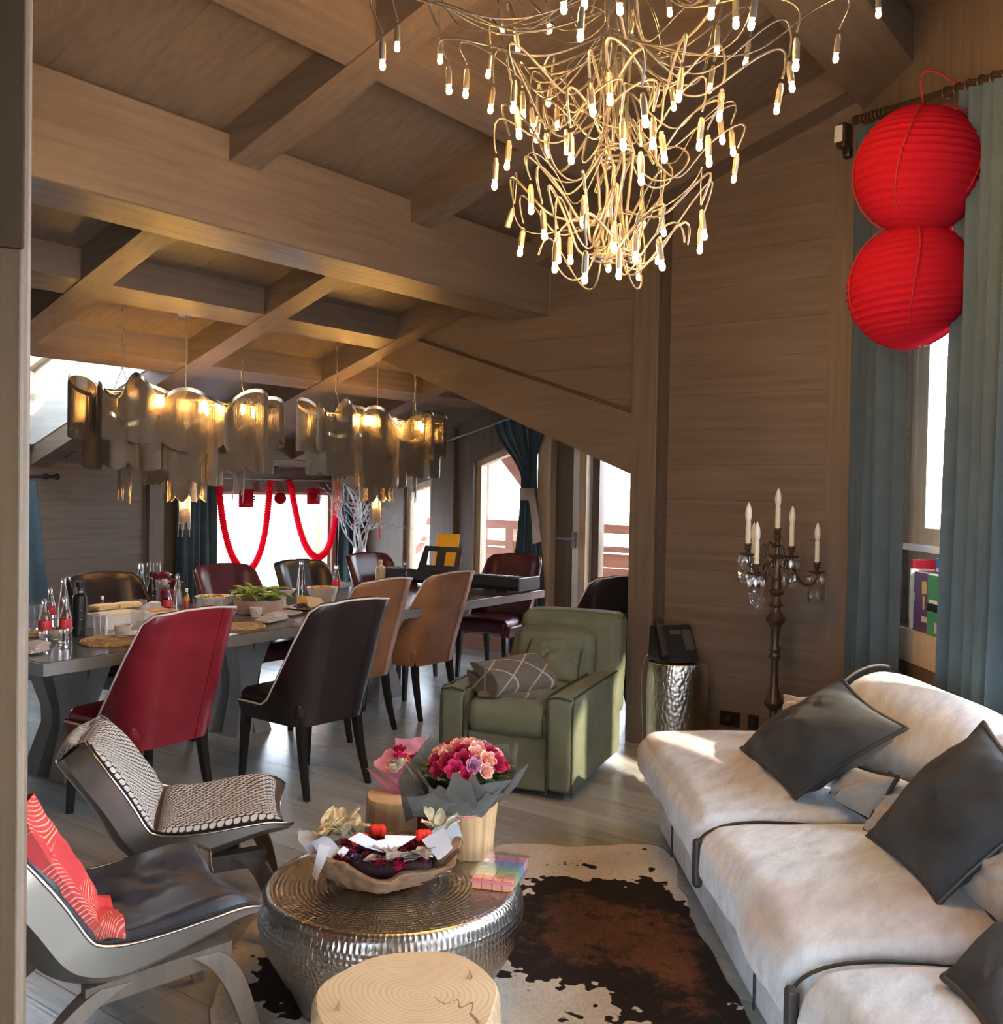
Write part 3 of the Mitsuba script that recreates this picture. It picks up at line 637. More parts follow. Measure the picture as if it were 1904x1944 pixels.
# ---------------------------------------------------------------- green armchair
ac = thing('armchair', 'olive green slip-covered armchair with dark seams', 'armchair')
AF = np.array([.966, .26]); AL = np.array([-.26, .966]); AO = np.array([4.03, 2.535])
def afr(m): return basis(m, [AO[0], AO[1], 0], [AF[0], AF[1], 0], [AL[0], AL[1], 0], [0, 0, 1])   # x to the back, y to its left arm
AW = .70
def arm(y0):
    m = softbox(.90, .135, .46, .025, 16, .0, .006, int(y0 * 10) + 2, 5)
    return afr(xf(m, (.45, y0 + .0675, .275)))
part(ac, 'arm', arm(0), 'mat_green', 60); part(ac, 'arm', arm(AW - .135), 'mat_green', 60)
part(ac, 'base', afr(xf(softbox(.86, AW - .27, .27, .02, 8, 0, .006, 4), (.455, AW / 2, .165))), 'mat_green', 60)
part(ac, 'seat_cushion', afr(xf(softbox(.70, AW - .27, .16, .06, 16, .05, .012, 5, 5), (.345, AW / 2, .365))), 'mat_green', 60)
bk = softbox(.20, AW - .12, .56, .045, 16, .01, .012, 6, 4, .01); bk.vertices[:, 0] += .14 * (bk.vertices[:, 2] + .28)
part(ac, 'back', afr(xf(bk, (.86, AW / 2 - .06, .53))), 'mat_green', 60)
bc = softbox(.15, AW - .28, .36, .06, 16, 0, .016, 9, 5, .03); bc.vertices[:, 0] += .22 * (bc.vertices[:, 2] + .18)
part(ac, 'back_cushion', afr(xf(bc, (.70, AW / 2, .56))), 'mat_green', 60)
def seam(pts):
    Q = np.array([np.r_[AO + AF * p[0] + AL * p[1], p[2]] for p in pts]); n_ = []
    for a_, b_ in zip(Q[:-1], Q[1:]):
        k_ = max(2, int(np.linalg.norm(b_ - a_) / .03)); n_ += [a_ + (b_ - a_) * i / k_ for i in range(k_)]
    n_.append(Q[-1]); n_ = np.array(n_); n_ = n_ + (meshkit.fbm(n_ * 30, 2, 3)[:, None] - .5) * .004
    part(ac, 'seam', tube(n_, .0050, 6), 'mat_green_seam', 60)
for y in (0.004, .131, AW - .131, AW - .004):
    seam([(0.004, y, .03), (0.0, y, .25), (.004, y, .46), (.03, y, .503), (.4, y, .507), (.86, y, .505)])
seam([(.0, .008, .495), (-.003, .07, .507), (.0, .128, .495)]); seam([(.0, AW - .008, .495), (-.003, AW - .07, .507), (.0, AW - .128, .495)])
for y in (.15, AW - .15):
    seam([(.0, y, .30), (-.008, y, .38), (.02, y, .435)])
seam([(.90, .0, .76), (.93, .0, .805), (1.02, .0, .80)]); seam([(.80, AW - .125, .50), (.86, AW - .12, .74), (.93, AW - .13, .81)])
pillow_thing('small olive green cushion leaning in the armchair', [np.r_[AO + AF * .56 + AL * .15, .46], np.r_[AO + AF * .50 + AL * .50, .46], np.r_[AO + AF * .70 + AL * .46, .70], np.r_[AO + AF * .72 + AL * .16, .68]], .11, 9, 'mat_green', 'mat_green_seam')
# folded throw lying over the seat
th = thing('throw_blanket', 'folded grey-brown wool throw with pale checks on the armchair', 'blanket')
def throw():
    lay, L = [], .34
    prof = []
    for i in range(5):
        w, h = .125 - .012 * i, .065 - .011 * i
        a = np.linspace(.15 * np.pi, 1.95 * np.pi, 34)
        prof.append([(w * math.copysign(abs(math.cos(t)) ** .8, math.cos(t)), h * math.copysign(abs(math.sin(t)) ** .9, math.sin(t))) for t in a])
    ms = []
    for i, pr in enumerate(prof):
        o = [(x, z) for x, z in pr]; c = np.array(o); inn = c * .93
        sec = np.vstack([c, inn[::-1]])
        rings = []
        for k in np.linspace(0, 1, 12):
            wv = .006 * np.sin(k * 5 + i)
            rings.append([[x + wv, (k - .5) * L * (1 - .02 * i), z + .008 * math.sin(k * 4 + x * 18)] for x, z in sec])
        ms.append(loft(rings))
    return ms
c0 = AO + AF * .22 + AL * (AW - .30)
ang = math.radians(28)
for m in throw():
    m = xf(m, (0, 0, 0), ang + math.atan2(AF[1], AF[0]) + .5, 0, -.30, 1.12); m.vertices += [c0[0], c0[1], .548]; part(th, 'fold', m, 'mat_throw', 60)
fl = softbox(.30, .30, .025, .01, 16, .0, .012, 31, 8); fl = xf(fl, (c0[0] - .03, c0[1] - .02, .468), .5, 0, .10); part(th, 'flap', fl, 'mat_throw', 60)
def throw_fn(p, n, uv):
    a, b = (p.x * .83 + p.y * .55) * 7, (-p.x * .55 + p.y * .83 + p.z * .8) * 7
    la, lb = dr.abs(a - dr.floor(a) - .5), dr.abs(b - dr.floor(b) - .5)
    line = dr.select((la < .035) | (lb < .035), 1.0, 0.0)
    t = noise(p.x * 300, p.y * 300, p.z * 300)
    return mix(mi.Color3f(.105, .092, .080) * (0.8 + .4 * t), (.36, .34, .30), line * .75)
scene['mat_throw'] = P(proc(throw_fn), .9, sheen=.6)

# ---------------------------------------------------------------- rug
def rug_poly():
    px = [(500, 1735), (455, 1790), (415, 1860), (400, 1960), (420, 2090), (640, 2230), (1000, 2200), (1300, 2150), (1440, 2060), (1425, 1944), (1345, 1800), (1290, 1680), (1243, 1606), (1090, 1610), (970, 1606), (860, 1660)]
    pts = spline([onz(*p, 0)[:2] for p in px + px[:1]], 160)[:-1]
    j = meshkit.fbm(np.c_[pts * 9, pts[:, :1] * 0], 3, 4) - .5
    c = pts.mean(0); return sg.Polygon(c + (pts - c) * (1 + .05 * j[:, None])).buffer(0)
RP = rug_poly()
blobs = [(onz(1165, 1755, 0), .40, 1.5), (onz(1280, 1790, 0), .30, 1.2), (onz(1290, 1880, 0), .24, 1.0), (onz(1040, 1790, 0), .30, 1.0), (onz(560, 1850, 0), .22, 1.0), (onz(620, 1880, 0), .22, 1.0), (onz(1060, 1720, 0), .22, .8), (onz(1330, 1960, 0), .18, .8)]
def rug_dark(p):
    k = mi.Float(-.62)
    for c, r, w in blobs:
        dx, dy = p.x - float(c[0]), p.y - float(c[1])
        # long along the sofa
        u, v = dx * .787 + dy * .617, -dx * .617 + dy * .787
        k += w * dr.exp(-(dr.square(u / (r * .95)) + dr.square(v / (r * .75))))
    s = fbm(p.x * 10, p.y * 10, 2.0, 3) - .5; t = fbm(p.x * 30, p.y * 30, 5.0, 2) - .5
    return k + 1.25 * s + 1.15 * t
def rug_fn(p, n, uv):
    k = rug_dark(p)
    d = smoothstep(-.02, .05, k)
    hair = noise(p.x * 130 + p.y * 60, p.y * 240 - p.x * 60, 1)
    core = smoothstep(.75, 1.75, k + .5 * (fbm(p.x * 6, p.y * 6, 9., 3) - .5) + .3 * (hair - .5))
    cream = mix((.42, .385, .32), (.62, .60, .56), fbm(p.x * 4, p.y * 4, 0, 2))
    dark = mix((.018, .013, .012), (.120, .050, .026), core * (.35 + .9 * fbm(p.x * 5 + 3, p.y * 5, 4., 2)))
    return mix(cream * (.86 + .28 * hair), dark * (.75 + .5 * hair), d)
scene['mat_rug'] = P(proc(rug_fn), .8, sheen=.5, specular=.15)
solo('cowhide_rug', prism(RP, .008), 'mat_rug', 'brown, black and cream cowhide rug on the oak floor before the sofa', 'rug', smooth=False)

# ---------------------------------------------------------------- drum coffee table and log stools
CT = np.array([2.175, 1.985])
ct = thing('coffee_table', 'round hammered metal drum coffee table on the cowhide rug', 'coffee table')
part(ct, 'drum', lathe([(.001, .012), (.27, .012), (.285, .02), (.30, .07), (.345, .14), (.377, .20), (.388, .25), (.386, .30), (.372, .332), (.360, .341), (.352, .342), (.349, .336), (.20, .334), (.001, .334)], 96, (*CT, 0)), 'mat_hammered', 40)
CTZ = .335
def ring_fn(cx, cy, c0, c1, c2):
    def fn(p, n, uv):
        dx, dy = p.x - cx, p.y - cy
        a = dr.atan2(dy, dx); r = dr.sqrt(dx * dx + dy * dy)
        rr = r * (1 + .10 * dr.sin(a * 2 + 1) + .05 * dr.sin(a * 3)) + .006 * (fbm(p.x * 14, p.y * 14, 0, 2) - .5)
        band = rr * 88; q = band - dr.floor(band)
        ring = smoothstep(.55, .95, q) * (.5 + .5 * cell_rand(dr.floor(band), 4))
        side = dr.select(dr.abs(n.z) < .6, 1.0, 0.0)
        grain = fbm(a * 14, p.z * 5, 3.0, 3)
        topc = mix(mix(c0, c1, fbm(p.x * 7, p.y * 7, 1.0, 3)), c2, ring * .55)
        crack = dr.select((dr.abs(a + 1.05 + 3 * (r - .08) + .5 * noise(r * 60)) < .030) & (r > .03) & (r < .17), 1.0, 0.0)
        topc = mix(topc, (.10, .05, .025), crack * .7)
        return dr.select(side > .5, mix(c1, c2, grain), topc)
    return fn
def stump(c, r, h, seed, flare, ztop=None, n=64):
    a = np.arange(n) * 2 * np.pi / n
    lob = 1 + .045 * np.sin(2 * a + seed) + .03 * np.sin(3 * a + 2 * seed) + .015 * np.sin(7 * a)
    rings = []
    for k in (0, .04, .12, .25, .45, .7, .9, .96, .99, 1.0):
        fl = 1 + flare * (1 - k) ** 2.4 * (1 + .8 * np.sin(3 * a + seed).clip(0) ** 2)
        e = 1 - .05 * max(0, (k - .95) / .05) ** 2
        rings.append(np.stack([c[0] + r * lob * fl * e * np.cos(a), c[1] + r * lob * fl * e * np.sin(a), np.full(n, k * h)], 1))
    return loft(rings)
s1 = np.array([1.585, 1.395])
scene['mat_log_near'] = P(proc(ring_fn(1.60, 1.38, (.56, .42, .25), (.66, .53, .35), (.40, .26, .13))), .55, specular=.3)
k = thing('log_stool', 'pale log stool with growth rings in the foreground', 'stool')
part(k, 'log', stump(s1, .208, .42, .6, .38), 'mat_log_near', 40)
for i, a in enumerate((-2.3, -.35, 2.6)):
    d = np.array([math.cos(a), math.sin(a)]); e = np.array([-d[1], d[0]])
    part(k, 'root', loft([[np.r_[s1 + d * (.15 + .20 * q) + e * w * (.085 - .04 * q), max(z * (1 - q) ** 1.0 * .44, .002 if z == 0 else .012)] for w, z in ((-1, 0), (-.7, .7), (0, 1), (.7, .7), (1, 0))] for q in np.linspace(0, 1, 7)]), 'mat_log_near', 60)
s2 = onz(772, 1530, .43)[:2] + [.10, .10]
scene['mat_log_far'] = P(proc(ring_fn(float(s2[0]), float(s2[1]), (.60, .45, .28), (.68, .54, .36), (.46, .30, .16))), .55, specular=.3)
k = thing('log_stool', 'pale log stool behind the coffee table', 'stool')
part(k, 'log', stump(s2, .135, .43, 2.1, .42), 'mat_log_far', 40)
d = onz(600, 1560, .2)[:2] - s2; d /= np.linalg.norm(d); e = np.array([-d[1], d[0]])
part(k, 'root', loft([[np.r_[s2 + d * (.10 + .20 * q) + e * w * (.08 - .04 * q), max(z * (1 - q) ** .8 * .36, .002 if z == 0 else .012)] for w, z in ((-1, 0), (-.7, .7), (0, 1), (.7, .7), (1, 0))] for q in np.linspace(0, 1, 8)]), 'mat_log_far', 60)
# ---------------------------------------------------------------- branching chandelier under the ridge beam
CHX = dep(1165, 400, 3.0)
ch = thing('branch_chandelier', 'large chandelier of tangled silver branches with many small glowing bulbs', 'chandelier')
cx0, cy0 = CHX[0], CHX[1]
def cz(py): return dep(1165, py, 3.0)[2]
scene['mat_branch'] = {'type': 'twosided', 'bsdf': {'type': 'principled', 'base_color': {'type': 'rgb', 'value': [.20, .19, .175]}, 'roughness': .30, 'metallic': .6, 'specular': .6}}
scene['mat_socket'] = {'type': 'twosided', 'bsdf': {'type': 'principled', 'base_color': {'type': 'rgb', 'value': [.30, .28, .25]}, 'roughness': .35, 'metallic': .7}}
RINGS = [(-190, .062), (100, .046), (294, .058), (490, .062)]
for py, r in RINGS:
    a = np.linspace(0, 2 * np.pi, 33)[:-1]
    for dz, rr in ((0, r), (.014, r * .92)):
        part(ch, 'ring', tube(np.stack([cx0 + rr * np.cos(a), cy0 + rr * np.sin(a), np.full(32, cz(py) + dz)], 1), .0042, 7, closed=True), 'mat_branch', 60)
for i in range(8):
    a = i * np.pi / 4 + .2; pts = []
    for (p0, r0), (p1, r1) in zip(RINGS[:-1], RINGS[1:]):
        for k in np.linspace(0, 1, 7)[:-1]:
            rr = (r0 + (r1 - r0) * k) - .036 * math.sin(math.pi * k) * (1 if i % 2 else .45)
            aa = a + .35 * math.sin(2 * math.pi * k)
            pts.append([cx0 + rr * math.cos(aa), cy0 + rr * math.sin(aa), cz(p0 + (p1 - p0) * k)])
    pts.append([cx0 + RINGS[-1][1] * math.cos(a), cy0 + RINGS[-1][1] * math.sin(a), cz(490)])
    part(ch, 'stem', tube(np.array(pts), .0048, 7), 'mat_branch', 60)
part(ch, 'hanging_rod', tube([[cx0, cy0, cz(-190)], [cx0, cy0, 3.49]], .009, 10), 'mat_branch', 60)
part(ch, 'canopy', lathe([(.001, 3.485), (.055, 3.485), (.06, 3.46), (.02, 3.44), (.001, 3.44)], 24, (cx0, cy0, 0)), 'mat_branch')
B = [(50,235),(103,170),(258,215),(480,110),(290,325),(350,338),(432,268),(440,395),(538,178),(653,105),(705,30),(765,130),(863,78),(908,35),(1088,45),(1238,50),(1258,180),(1327,85),(1383,88),(1362,225),(1543,238),(1530,315),(1475,395),(1688,210),(1842,48),(523,390),(558,415),(650,370),(810,400),(872,360),(1102,385),(1120,350),(1233,320),(1268,420),(1278,505),(1317,548),(543,485),(592,465),(607,500),(680,455),(645,558),(715,545),(732,575),(866,575),(920,525),(1027,520),(1068,570),(1195,525),(1230,585),(1000,440),(500,598),(455,668),(587,757),(635,850),(547,910),(775,803),(685,935),(673,968),(729,940),(781,1007),(886,895),(872,768),(867,968),(904,992),(965,930),(976,998),(991,808),(1066,838),(985,650),(1045,940),(1060,960),(1213,850),(1197,900),(1320,645),(780,15),(945,130),(495,838)]
r2 = np.random.default_rng(21)
bulb_m = lathe([(.0001, -.0155), (.004, -.0148), (.0075, -.011), (.0092, -.005), (.0088, .001), (.0068, .009), (.0055, .016)], 14)
sock_m = lathe([(.0001, .014), (.0088, .014), (.0092, .016), (.0092, .060), (.0066, .064), (.0066, .072), (.003, .075), (.0001, .076)], 14)
loop_m = tube([[.0055 * math.cos(t), 0, .084 + .009 * math.sin(t)] for t in np.linspace(0, 2 * np.pi, 13)[:-1]], .0013, 5, closed=True)
BS = mikit.ply(bulb_m, 'mat_bulb_glass', smooth=60, emitter=bulb_emit(BULB_COLOR)); BOFF = mikit.ply(bulb_m, 'mat_bulb_glass', smooth=60)
SS = mikit.ply(sock_m, 'mat_socket', smooth=40); LS = mikit.ply(loop_m, 'mat_branch', smooth=60)
scene['mat_bulb_glass'] = P((.85, .8, .65), .3)
for i, (u, v) in enumerate(B):
    px, py = 700 + u / 1.904, v / 1.904
    dx = (px - 1165) / FPX * 3.0
    tier = 0 if py < 150 else 1 if py < 250 else 2 if py < 380 else 3
    if py < 150 and abs(dx) < .35: R = r2.uniform(.38, .62)
    else: R = (.66, .46, .40, .27)[tier] * r2.uniform(.72, 1.05)
    R = max(R, abs(dx) + .01)
    dz = math.sqrt(max(R * R - dx * dx, 0)) * (1 if r2.random() < .5 else -1)
    p = dep(px, py, 3.0 + dz)
    lean = (r2.uniform(-.16, .16), r2.uniform(-.12, .12))
    if i == len(B) - 1: lean = (.3, .1)
    M = T4().translate(p.tolist()).rotate([1, 0, 0], math.degrees(lean[0])).rotate([0, 1, 0], math.degrees(lean[1]))
    top = np.array(M.matrix)[:3, :3] @ np.array([0, 0, .088]) + p
    # the branch: from a ring out and up, over, and down to the socket
    rp = (-190 + 290 * r2.random(), 60 + 60 * r2.random(), 100 + 150 * r2.random(), 294 + 40 * r2.random())[tier] if py < 420 else 400 + 90 * r2.random()
    rr = .05
    az = math.atan2(p[1] - cy0, p[0] - cx0) + r2.uniform(-.8, .8)
    s = np.array([cx0 + rr * math.cos(az), cy0 + rr * math.sin(az), cz(rp)])
    d = top - s; L = np.linalg.norm(d[:2]) + 1e-6
    side = np.array([-d[1], d[0], 0]) / L * r2.uniform(-.35, .35) * L
    sag = r2.uniform(.06, .16) * (1 if tier < 3 else .6) * min(1, L / .25)
    rise = r2.uniform(.03, .12)
    e = np.array([*(d[:2] / L), 0])
    pts = [s, s + d * .18 + side * .5 + [0, 0, -sag * .55], s + d * .45 + side + [0, 0, -sag + rise * .1], s + d * .75 + side * .7 + [0, 0, rise * .35 - sag * .2], top + e * r2.uniform(-.01, .035) + [0, 0, rise], top + e * .004 + [0, 0, .012], top]
    bk_ = part(ch, 'branch', tube(spline(pts, 40), [.0040, .0030][int(r2.random() < .4)], 6), 'mat_branch', 60)
    if i != len(B) - 1:
        scene[bk_ + '__bulb'] = {**(BS if i != 73 else BOFF), 'to_world': M}
    scene[bk_ + '__socket'] = {**SS, 'to_world': M}
    if r2.random() < .22:    # thin wires beside the branch
        j = pts[2] + r2.uniform(-.05, .05, 3)
        part(ch, 'wire', tube(spline([s + r2.uniform(-.02, .02, 3), j, j * .4 + top * .6 + r2.uniform(-.06, .06, 3), top + [0, 0, rise * 1.2], top], 32), .0019, 5), 'mat_branch', 60)
for i in range(10):    # loops without lamps
    a = r2.uniform(0, 6.28); ri = int(r2.integers(0, 4)); rp, rr = RINGS[ri]; L = r2.uniform(.10, .20)
    s = np.array([cx0 + rr * math.cos(a), cy0 + rr * math.sin(a), cz(rp)]); o = np.array([math.cos(a), math.sin(a), 0]); q = np.array([-o[1], o[0], 0])
    part(ch, 'branch', tube(spline([s, s + o * L * .6 + [0, 0, -.07], s + o * L + q * .05 + [0, 0, .02], s + o * L * .7 + q * .14 + [0, 0, .07], s + o * .1 + q * .16 + [0, 0, .02]], 36), .0032, 6), 'mat_branch', 60)

# ---------------------------------------------------------------- two chain pendants over the dining table
scene['mat_chain'] = {'type': 'twosided', 'bsdf': {'type': 'principled', 'base_color': {'type': 'rgb', 'value': [.34, .30, .25]}, 'roughness': .30, 'metallic': .75, 'specular': .6}}
def ribbon_path(tt, L, amp, ph, W, nw=11):
    """closed wavy outline around an oblong"""
    a = tt * 2 * np.pi
    x = L / 2 * np.sign(np.cos(a)) * np.abs(np.cos(a)) ** .75; y = W / 2 * np.sign(np.sin(a)) * np.abs(np.sin(a)) ** .75
    k = amp * np.sin(a * nw + ph)
    return x * (1 + k / (L / 2)), y + k * np.sign(np.sin(a)) * .9
def strands(tt, xy, zt, zb, w=.0024):
    V, F = [], []
    for i, t in enumerate(tt):
        x, y = xy[0][i], xy[1][i]; b = len(V) * 1
        n = 3
        for z in (zt[i], zb[i]):
            for k in range(n):
                V.append([x + w * math.cos(k * 2.094), y + w * math.sin(k * 2.094), z])
        b = i * 2 * n
        for k in range(n):
            F += [[b + k, b + (k + 1) % n, b + n + (k + 1) % n], [b + k, b + n + (k + 1) % n, b + n + k]]
    return tm(V, F)
def chain_pendant(label, c, ang, ztop, canopies, sd):
    k = thing('chain_pendant', label, 'pendant lamp', 'chain pendants over the dining table'); del labels[k]['group']
    R = np.array([[math.cos(ang), -math.sin(ang)], [math.sin(ang), math.cos(ang)]])
    def W(m): 
        m = m.copy(); m.vertices[:, :2] = m.vertices[:, :2] @ R.T + c; return m
    def add(n, m, b, s=False, **kw): return part(k, n, W(m), b, s, **kw)
    L, Wd = 1.32, .40
    # upper tier: wavy metal ribbons carrying chains
    tiers = [(L, Wd, .055, 1100, 0.0, 0.0, 11), (.38, .30, .028, 380, -.17, -.42, 5), (.40, .32, .030, 400, -.17, 0.0, 5), (.38, .30, .028, 380, -.17, .42, 5), (.20, .17, .018, 190, -.38, 0.0, 5)]
    for ti, (l, w, amp, n, z0, xc_, nw) in enumerate(tiers):
        tt = np.arange(n) / n; xy = ribbon_path(tt, l, amp, sd + ti, w, nw); xy = (xy[0] + xc_, xy[1])
        wave = .045 * np.sin(tt * 2 * np.pi * nw + sd + ti + 1.2) + .03 * np.sin(tt * 2 * np.pi * 5 + ti)
        zt = ztop + z0 + wave * (1 if ti == 0 else .5) - .05
        sc = np.abs(np.sin(tt * np.pi * (13 if ti == 0 else 7) + sd)) ** .6
        if ti == 0: zb = ztop - .25 - .06 * np.clip(1.15 - np.abs(xy[0]) / (l / 2), 0, 1) - .07 * sc
        elif ti == 2: zb = ztop - .52 - .05 * sc
        elif ti == 4: zb = ztop - .62 - .05 * sc
        else: zb = ztop - .44 - .05 * sc
        ck_ = add('chain_curtain', strands(tt, xy, zt, zb), 'mat_chain', kind='stuff')
        rim = np.stack([xy[0], xy[1], zt], 1); up = rim + [0, 0, .022]
        V = np.concatenate([rim, up]); F = [[i, (i + 1) % n, n + (i + 1) % n, n + i] for i in range(n)]
        part(ck_, 'ribbon', W(tm(V, F)), 'mat_nickel', 60)
    # pointed tassels
    for x, z0, z1, m_ in ((-.42, -.42, -.68, 26), (.0, -.58, -.88, 30), (.42, -.42, -.68, 26), (-.21, -.36, -.52, 14), (.23, -.36, -.52, 14)):
        aa = np.arange(m_) * 2 * np.pi / m_; rr = .035
        add('tassel', strands(aa, (x + rr * np.cos(aa), rr * np.sin(aa)), np.full(m_, ztop + z0 + .10), ztop + z1 + .09 * np.abs(np.sin(aa * 2.5)), .0026), 'mat_chain', kind='stuff')
        if m_ > 20:
            add('glow_tube', lathe([(.0001, ztop + z0 - .13), (.012, ztop + z0 - .13), (.012, ztop + z0 - .02), (.0001, ztop + z0 - .02)], 12), 'mat_bulb_glass', 40, emitter=bulb_emit(PEND_COLOR))
    for x, y in ((-.56, -.02), (-.30, -.16), (-.28, .14), (0, -.17), (.02, .16), (.30, -.16), (.28, .14), (.56, .02), (-.12, 0), (.13, .02)):
        add('bulb', xf(lathe([(.0001, -.03), (.012, -.02), (.015, 0), (.012, .02), (.006, .035), (.0001, .036)], 12), (x, y, ztop - .10)), 'mat_bulb_glass', 60, emitter=bulb_emit(PEND_COLOR))
    add('frame', cat([tube([[-.6, 0, ztop - .05], [.6, 0, ztop - .05]], .008, 8)] + [tube([[x, -.18, ztop - .06], [x, .18, ztop - .06]], .006, 8) for x in (-.56, -.29, 0, .3, .56)]), 'mat_nickel', 60)
    for i, (x, zt) in enumerate(canopies):
        xw, yw = R @ np.array([x, 0]) + c; zc = roof1(yw) - .004
        tilt = -math.atan(.336)
        if i == 1:
            part(k, 'canopy', xf(lathe([(.0001, -.03), (.055, -.03), (.062, -.024), (.062, 0), (.0001, 0)], 28), (xw, yw, zc), 0, tilt), 'mat_chrome', 40)
            part(k, 'cord', tube([[xw, yw, zc - .02], [xw, yw, ztop - .05]], .003, 6), 'mat_steel', 60)
        else:
            part(k, 'canopy', xf(lathe([(.0001, -.02), (.024, -.02), (.03, -.012), (.03, 0), (.0001, 0)], 20), (xw, yw, zc), 0, tilt), 'mat_nickel', 40)
            z = zc - .02
            j = 0
            while z - .13 > ztop:
                a = tube([[xw + .009 * math.cos(t) * (j % 2), yw + .009 * math.cos(t) * (1 - j % 2), z - .04 + .042 * math.sin(t)] for t in np.linspace(0, 2 * np.pi, 15)[:-1]], .0016, 5, closed=True)
                part(k, 'chain_link', a, 'mat_nickel', 60); z -= .078; j += 1
            part(k, 'chain_link', tube([[xw - .05, yw, ztop - .04], [xw, yw, z + .005], [xw + .05, yw, ztop - .04]], .0016, 5), 'mat_nickel', 60)
qL = ony(352, 800, 5.10); qR = ony(716, 800, 5.10)
chain_pendant('left of the two silver chain pendants over the dining table', qL[:2], TA, 2.06, [(-.44, 0), (0, 0), (.44, 0)], .3)
chain_pendant('right of the two silver chain pendants, nearer the balcony end of the table', qR[:2], TA, 2.06, [(-.44, 0), (0, 0), (.44, 0)], 1.7)

# ---------------------------------------------------------------- candelabra floor lamp in the corner
CB = np.array([4.848, 1.866])
cd = thing('candelabra', 'dark bronze candelabra floor lamp with electric candles and crystal drops in the corner', 'candelabra')
def cbz(py): return 1.5 + (938 - py) * 5.0 / FPX
prof = [(.001, 0), (.15, 0), (.155, .02), (.13, .04), (.07, .07), (.05, .10), (.022, .14), (.022, .20), (.030, .24), (.052, .26), (.056, .275), (.035, .29), (.03, .30), (.05, .318), (.055, .33), (.030, .345), (.024, .40), (.022, .41), (.045, .425), (.057, .445), (.057, .455), (.042, .475), (.026, .53), (.021, .60), (.021, .66), (.034, .675), (.034, .69), (.026, .70), (.034, .71), (.034, .72), (.022, .74), (.026, .80), (.034, .83), (.036, .84), (.055, .855), (.058, .875), (.040, .895), (.028, .91), (.026, .925), (.045, .935), (.028, .955), (.024, .98), (.045, .995), (.048, 1.005), (.030, 1.02), (.028, 1.06), (.036, 1.07), (.022, 1.09), (.018, 1.16), (.022, 1.17), (.05, 1.178), (.053, 1.184), (.015, 1.19), (.012, 1.225), (.022, 1.235), (.013, 1.25), (.022, 1.275), (.024, 1.285), (.001, 1.286)]
part(cd, 'stem', lathe([(r * .82, z * 1.008) for r, z in prof], 20, (*CB, 0)), 'mat_bronze', 40)
scene['mat_candle'] = P((.62, .58, .46), .5)
scene['mat_bulb_off'] = P((.62, .60, .56), .15, specular=.7)
def candle(x, y, z, par):
    c = part(par, 'candle_sleeve', lathe([(.0001, z), (.0125, z), (.0125, z + .11), (.0001, z + .11)], 16, (x, y, 0)), 'mat_candle')
    part(par, 'flame_bulb', lathe([(.0001, z + .11), (.009, z + .11), (.014, z + .125), (.017, z + .148), (.013, z + .175), (.006, z + .195), (.0001, z + .207)], 16, (x, y, 0)), 'mat_bulb_off', 60)
    part(par, 'cup', lathe([(.0001, z - .05), (.008, z - .05), (.010, z - .03), (.017, z - .02), (.012, z - .012), (.019, z - .004), (.019, z + .004), (.0001, z + .004)], 16, (x, y, 0)), 'mat_bronze')
def drop(x, y, z, s, par, a):
    prof = [(.0, 0), (.35, -.12), (.62, -.34), (.62, -.52), (.40, -.74), (.16, -.90), (0, -1)]
    ring = [(p * .45 * s, q * s) for p, q in prof] + [(-p * .45 * s, q * s) for p, q in prof[-2:0:-1]]
    c = np.array([[math.cos(a) * u, math.sin(a) * u, v] for u, v in ring]); nrm = np.array([-math.sin(a), math.cos(a), 0])
    pts = np.concatenate([c, c * [.55, .55, .7] + [0, 0, -.14 * s] + nrm * .16 * s, c * [.55, .55, .7] + [0, 0, -.14 * s] - nrm * .16 * s])
    part(par, 'crystal_drop', xf(hull(pts), (x, y, z - .008)), 'mat_crystal', False)
candle(CB[0], CB[1], cbz(1004) + .0, cd)
for n in range(7):
    a = n * 6.283 / 7; drop(CB[0] + .042 * math.cos(a), CB[1] + .042 * math.sin(a), 1.187, .055, cd, a + 1.57)
r3 = np.random.default_rng(5)
for px, py, dd in ((1420, 1033, -.10), (1503, 1038, .02), (1436, 1071, -.16), (1551, 1068, .10), (1430, 1068, .12)):
    q = dep(px, py, 5.0 + dd); x, y, z = q
    o = q[:2] - CB
    cdk = part(cd, 'arm', tube(spline([np.r_[CB + o * .1, z - .02], np.r_[CB + o * .28, z + .005], np.r_[CB + o * .5, z - .07], np.r_[CB + o * .8, z - .115], np.r_[CB + o * .98, z - .09], np.r_[q[:2], z - .045]], 30), .0062, 7), 'mat_bronze', 60)
    candle(x, y, z, cdk)
    part(cdk, 'scroll', tube([np.r_[CB + o * (.42 + .14 * (1 - k) * math.cos(9 * k)), z - .04 + .045 * (1 - k) * math.sin(9 * k)] for k in np.linspace(0, .9, 26)], .0045, 6), 'mat_bronze', 60)
    part(cdk, 'bobeche', lathe([(.0001, z - .058), (.012, z - .060), (.036, z - .052), (.040, z - .046), (.034, z - .048), (.0001, z - .052)], 20, (x, y, 0)), 'mat_bronze')
    for n in range(6):
        a = n * 6.283 / 6 + px; drop(x + .036 * math.cos(a), y + .036 * math.sin(a), z - .05, .056, cdk, a + 1.57)
    for n in range(2):
        a = 2.2 * n + px; lx, ly = x + .025 * math.cos(a), y + .025 * math.sin(a)
        drop(lx, ly, z - .105, .105 + .015 * n, cdk, math.radians(-53) + .5 * n)
        part(cdk, 'wire', tube([[lx, ly, z - .05], [lx, ly, z - .112]], .001, 4), 'mat_nickel')
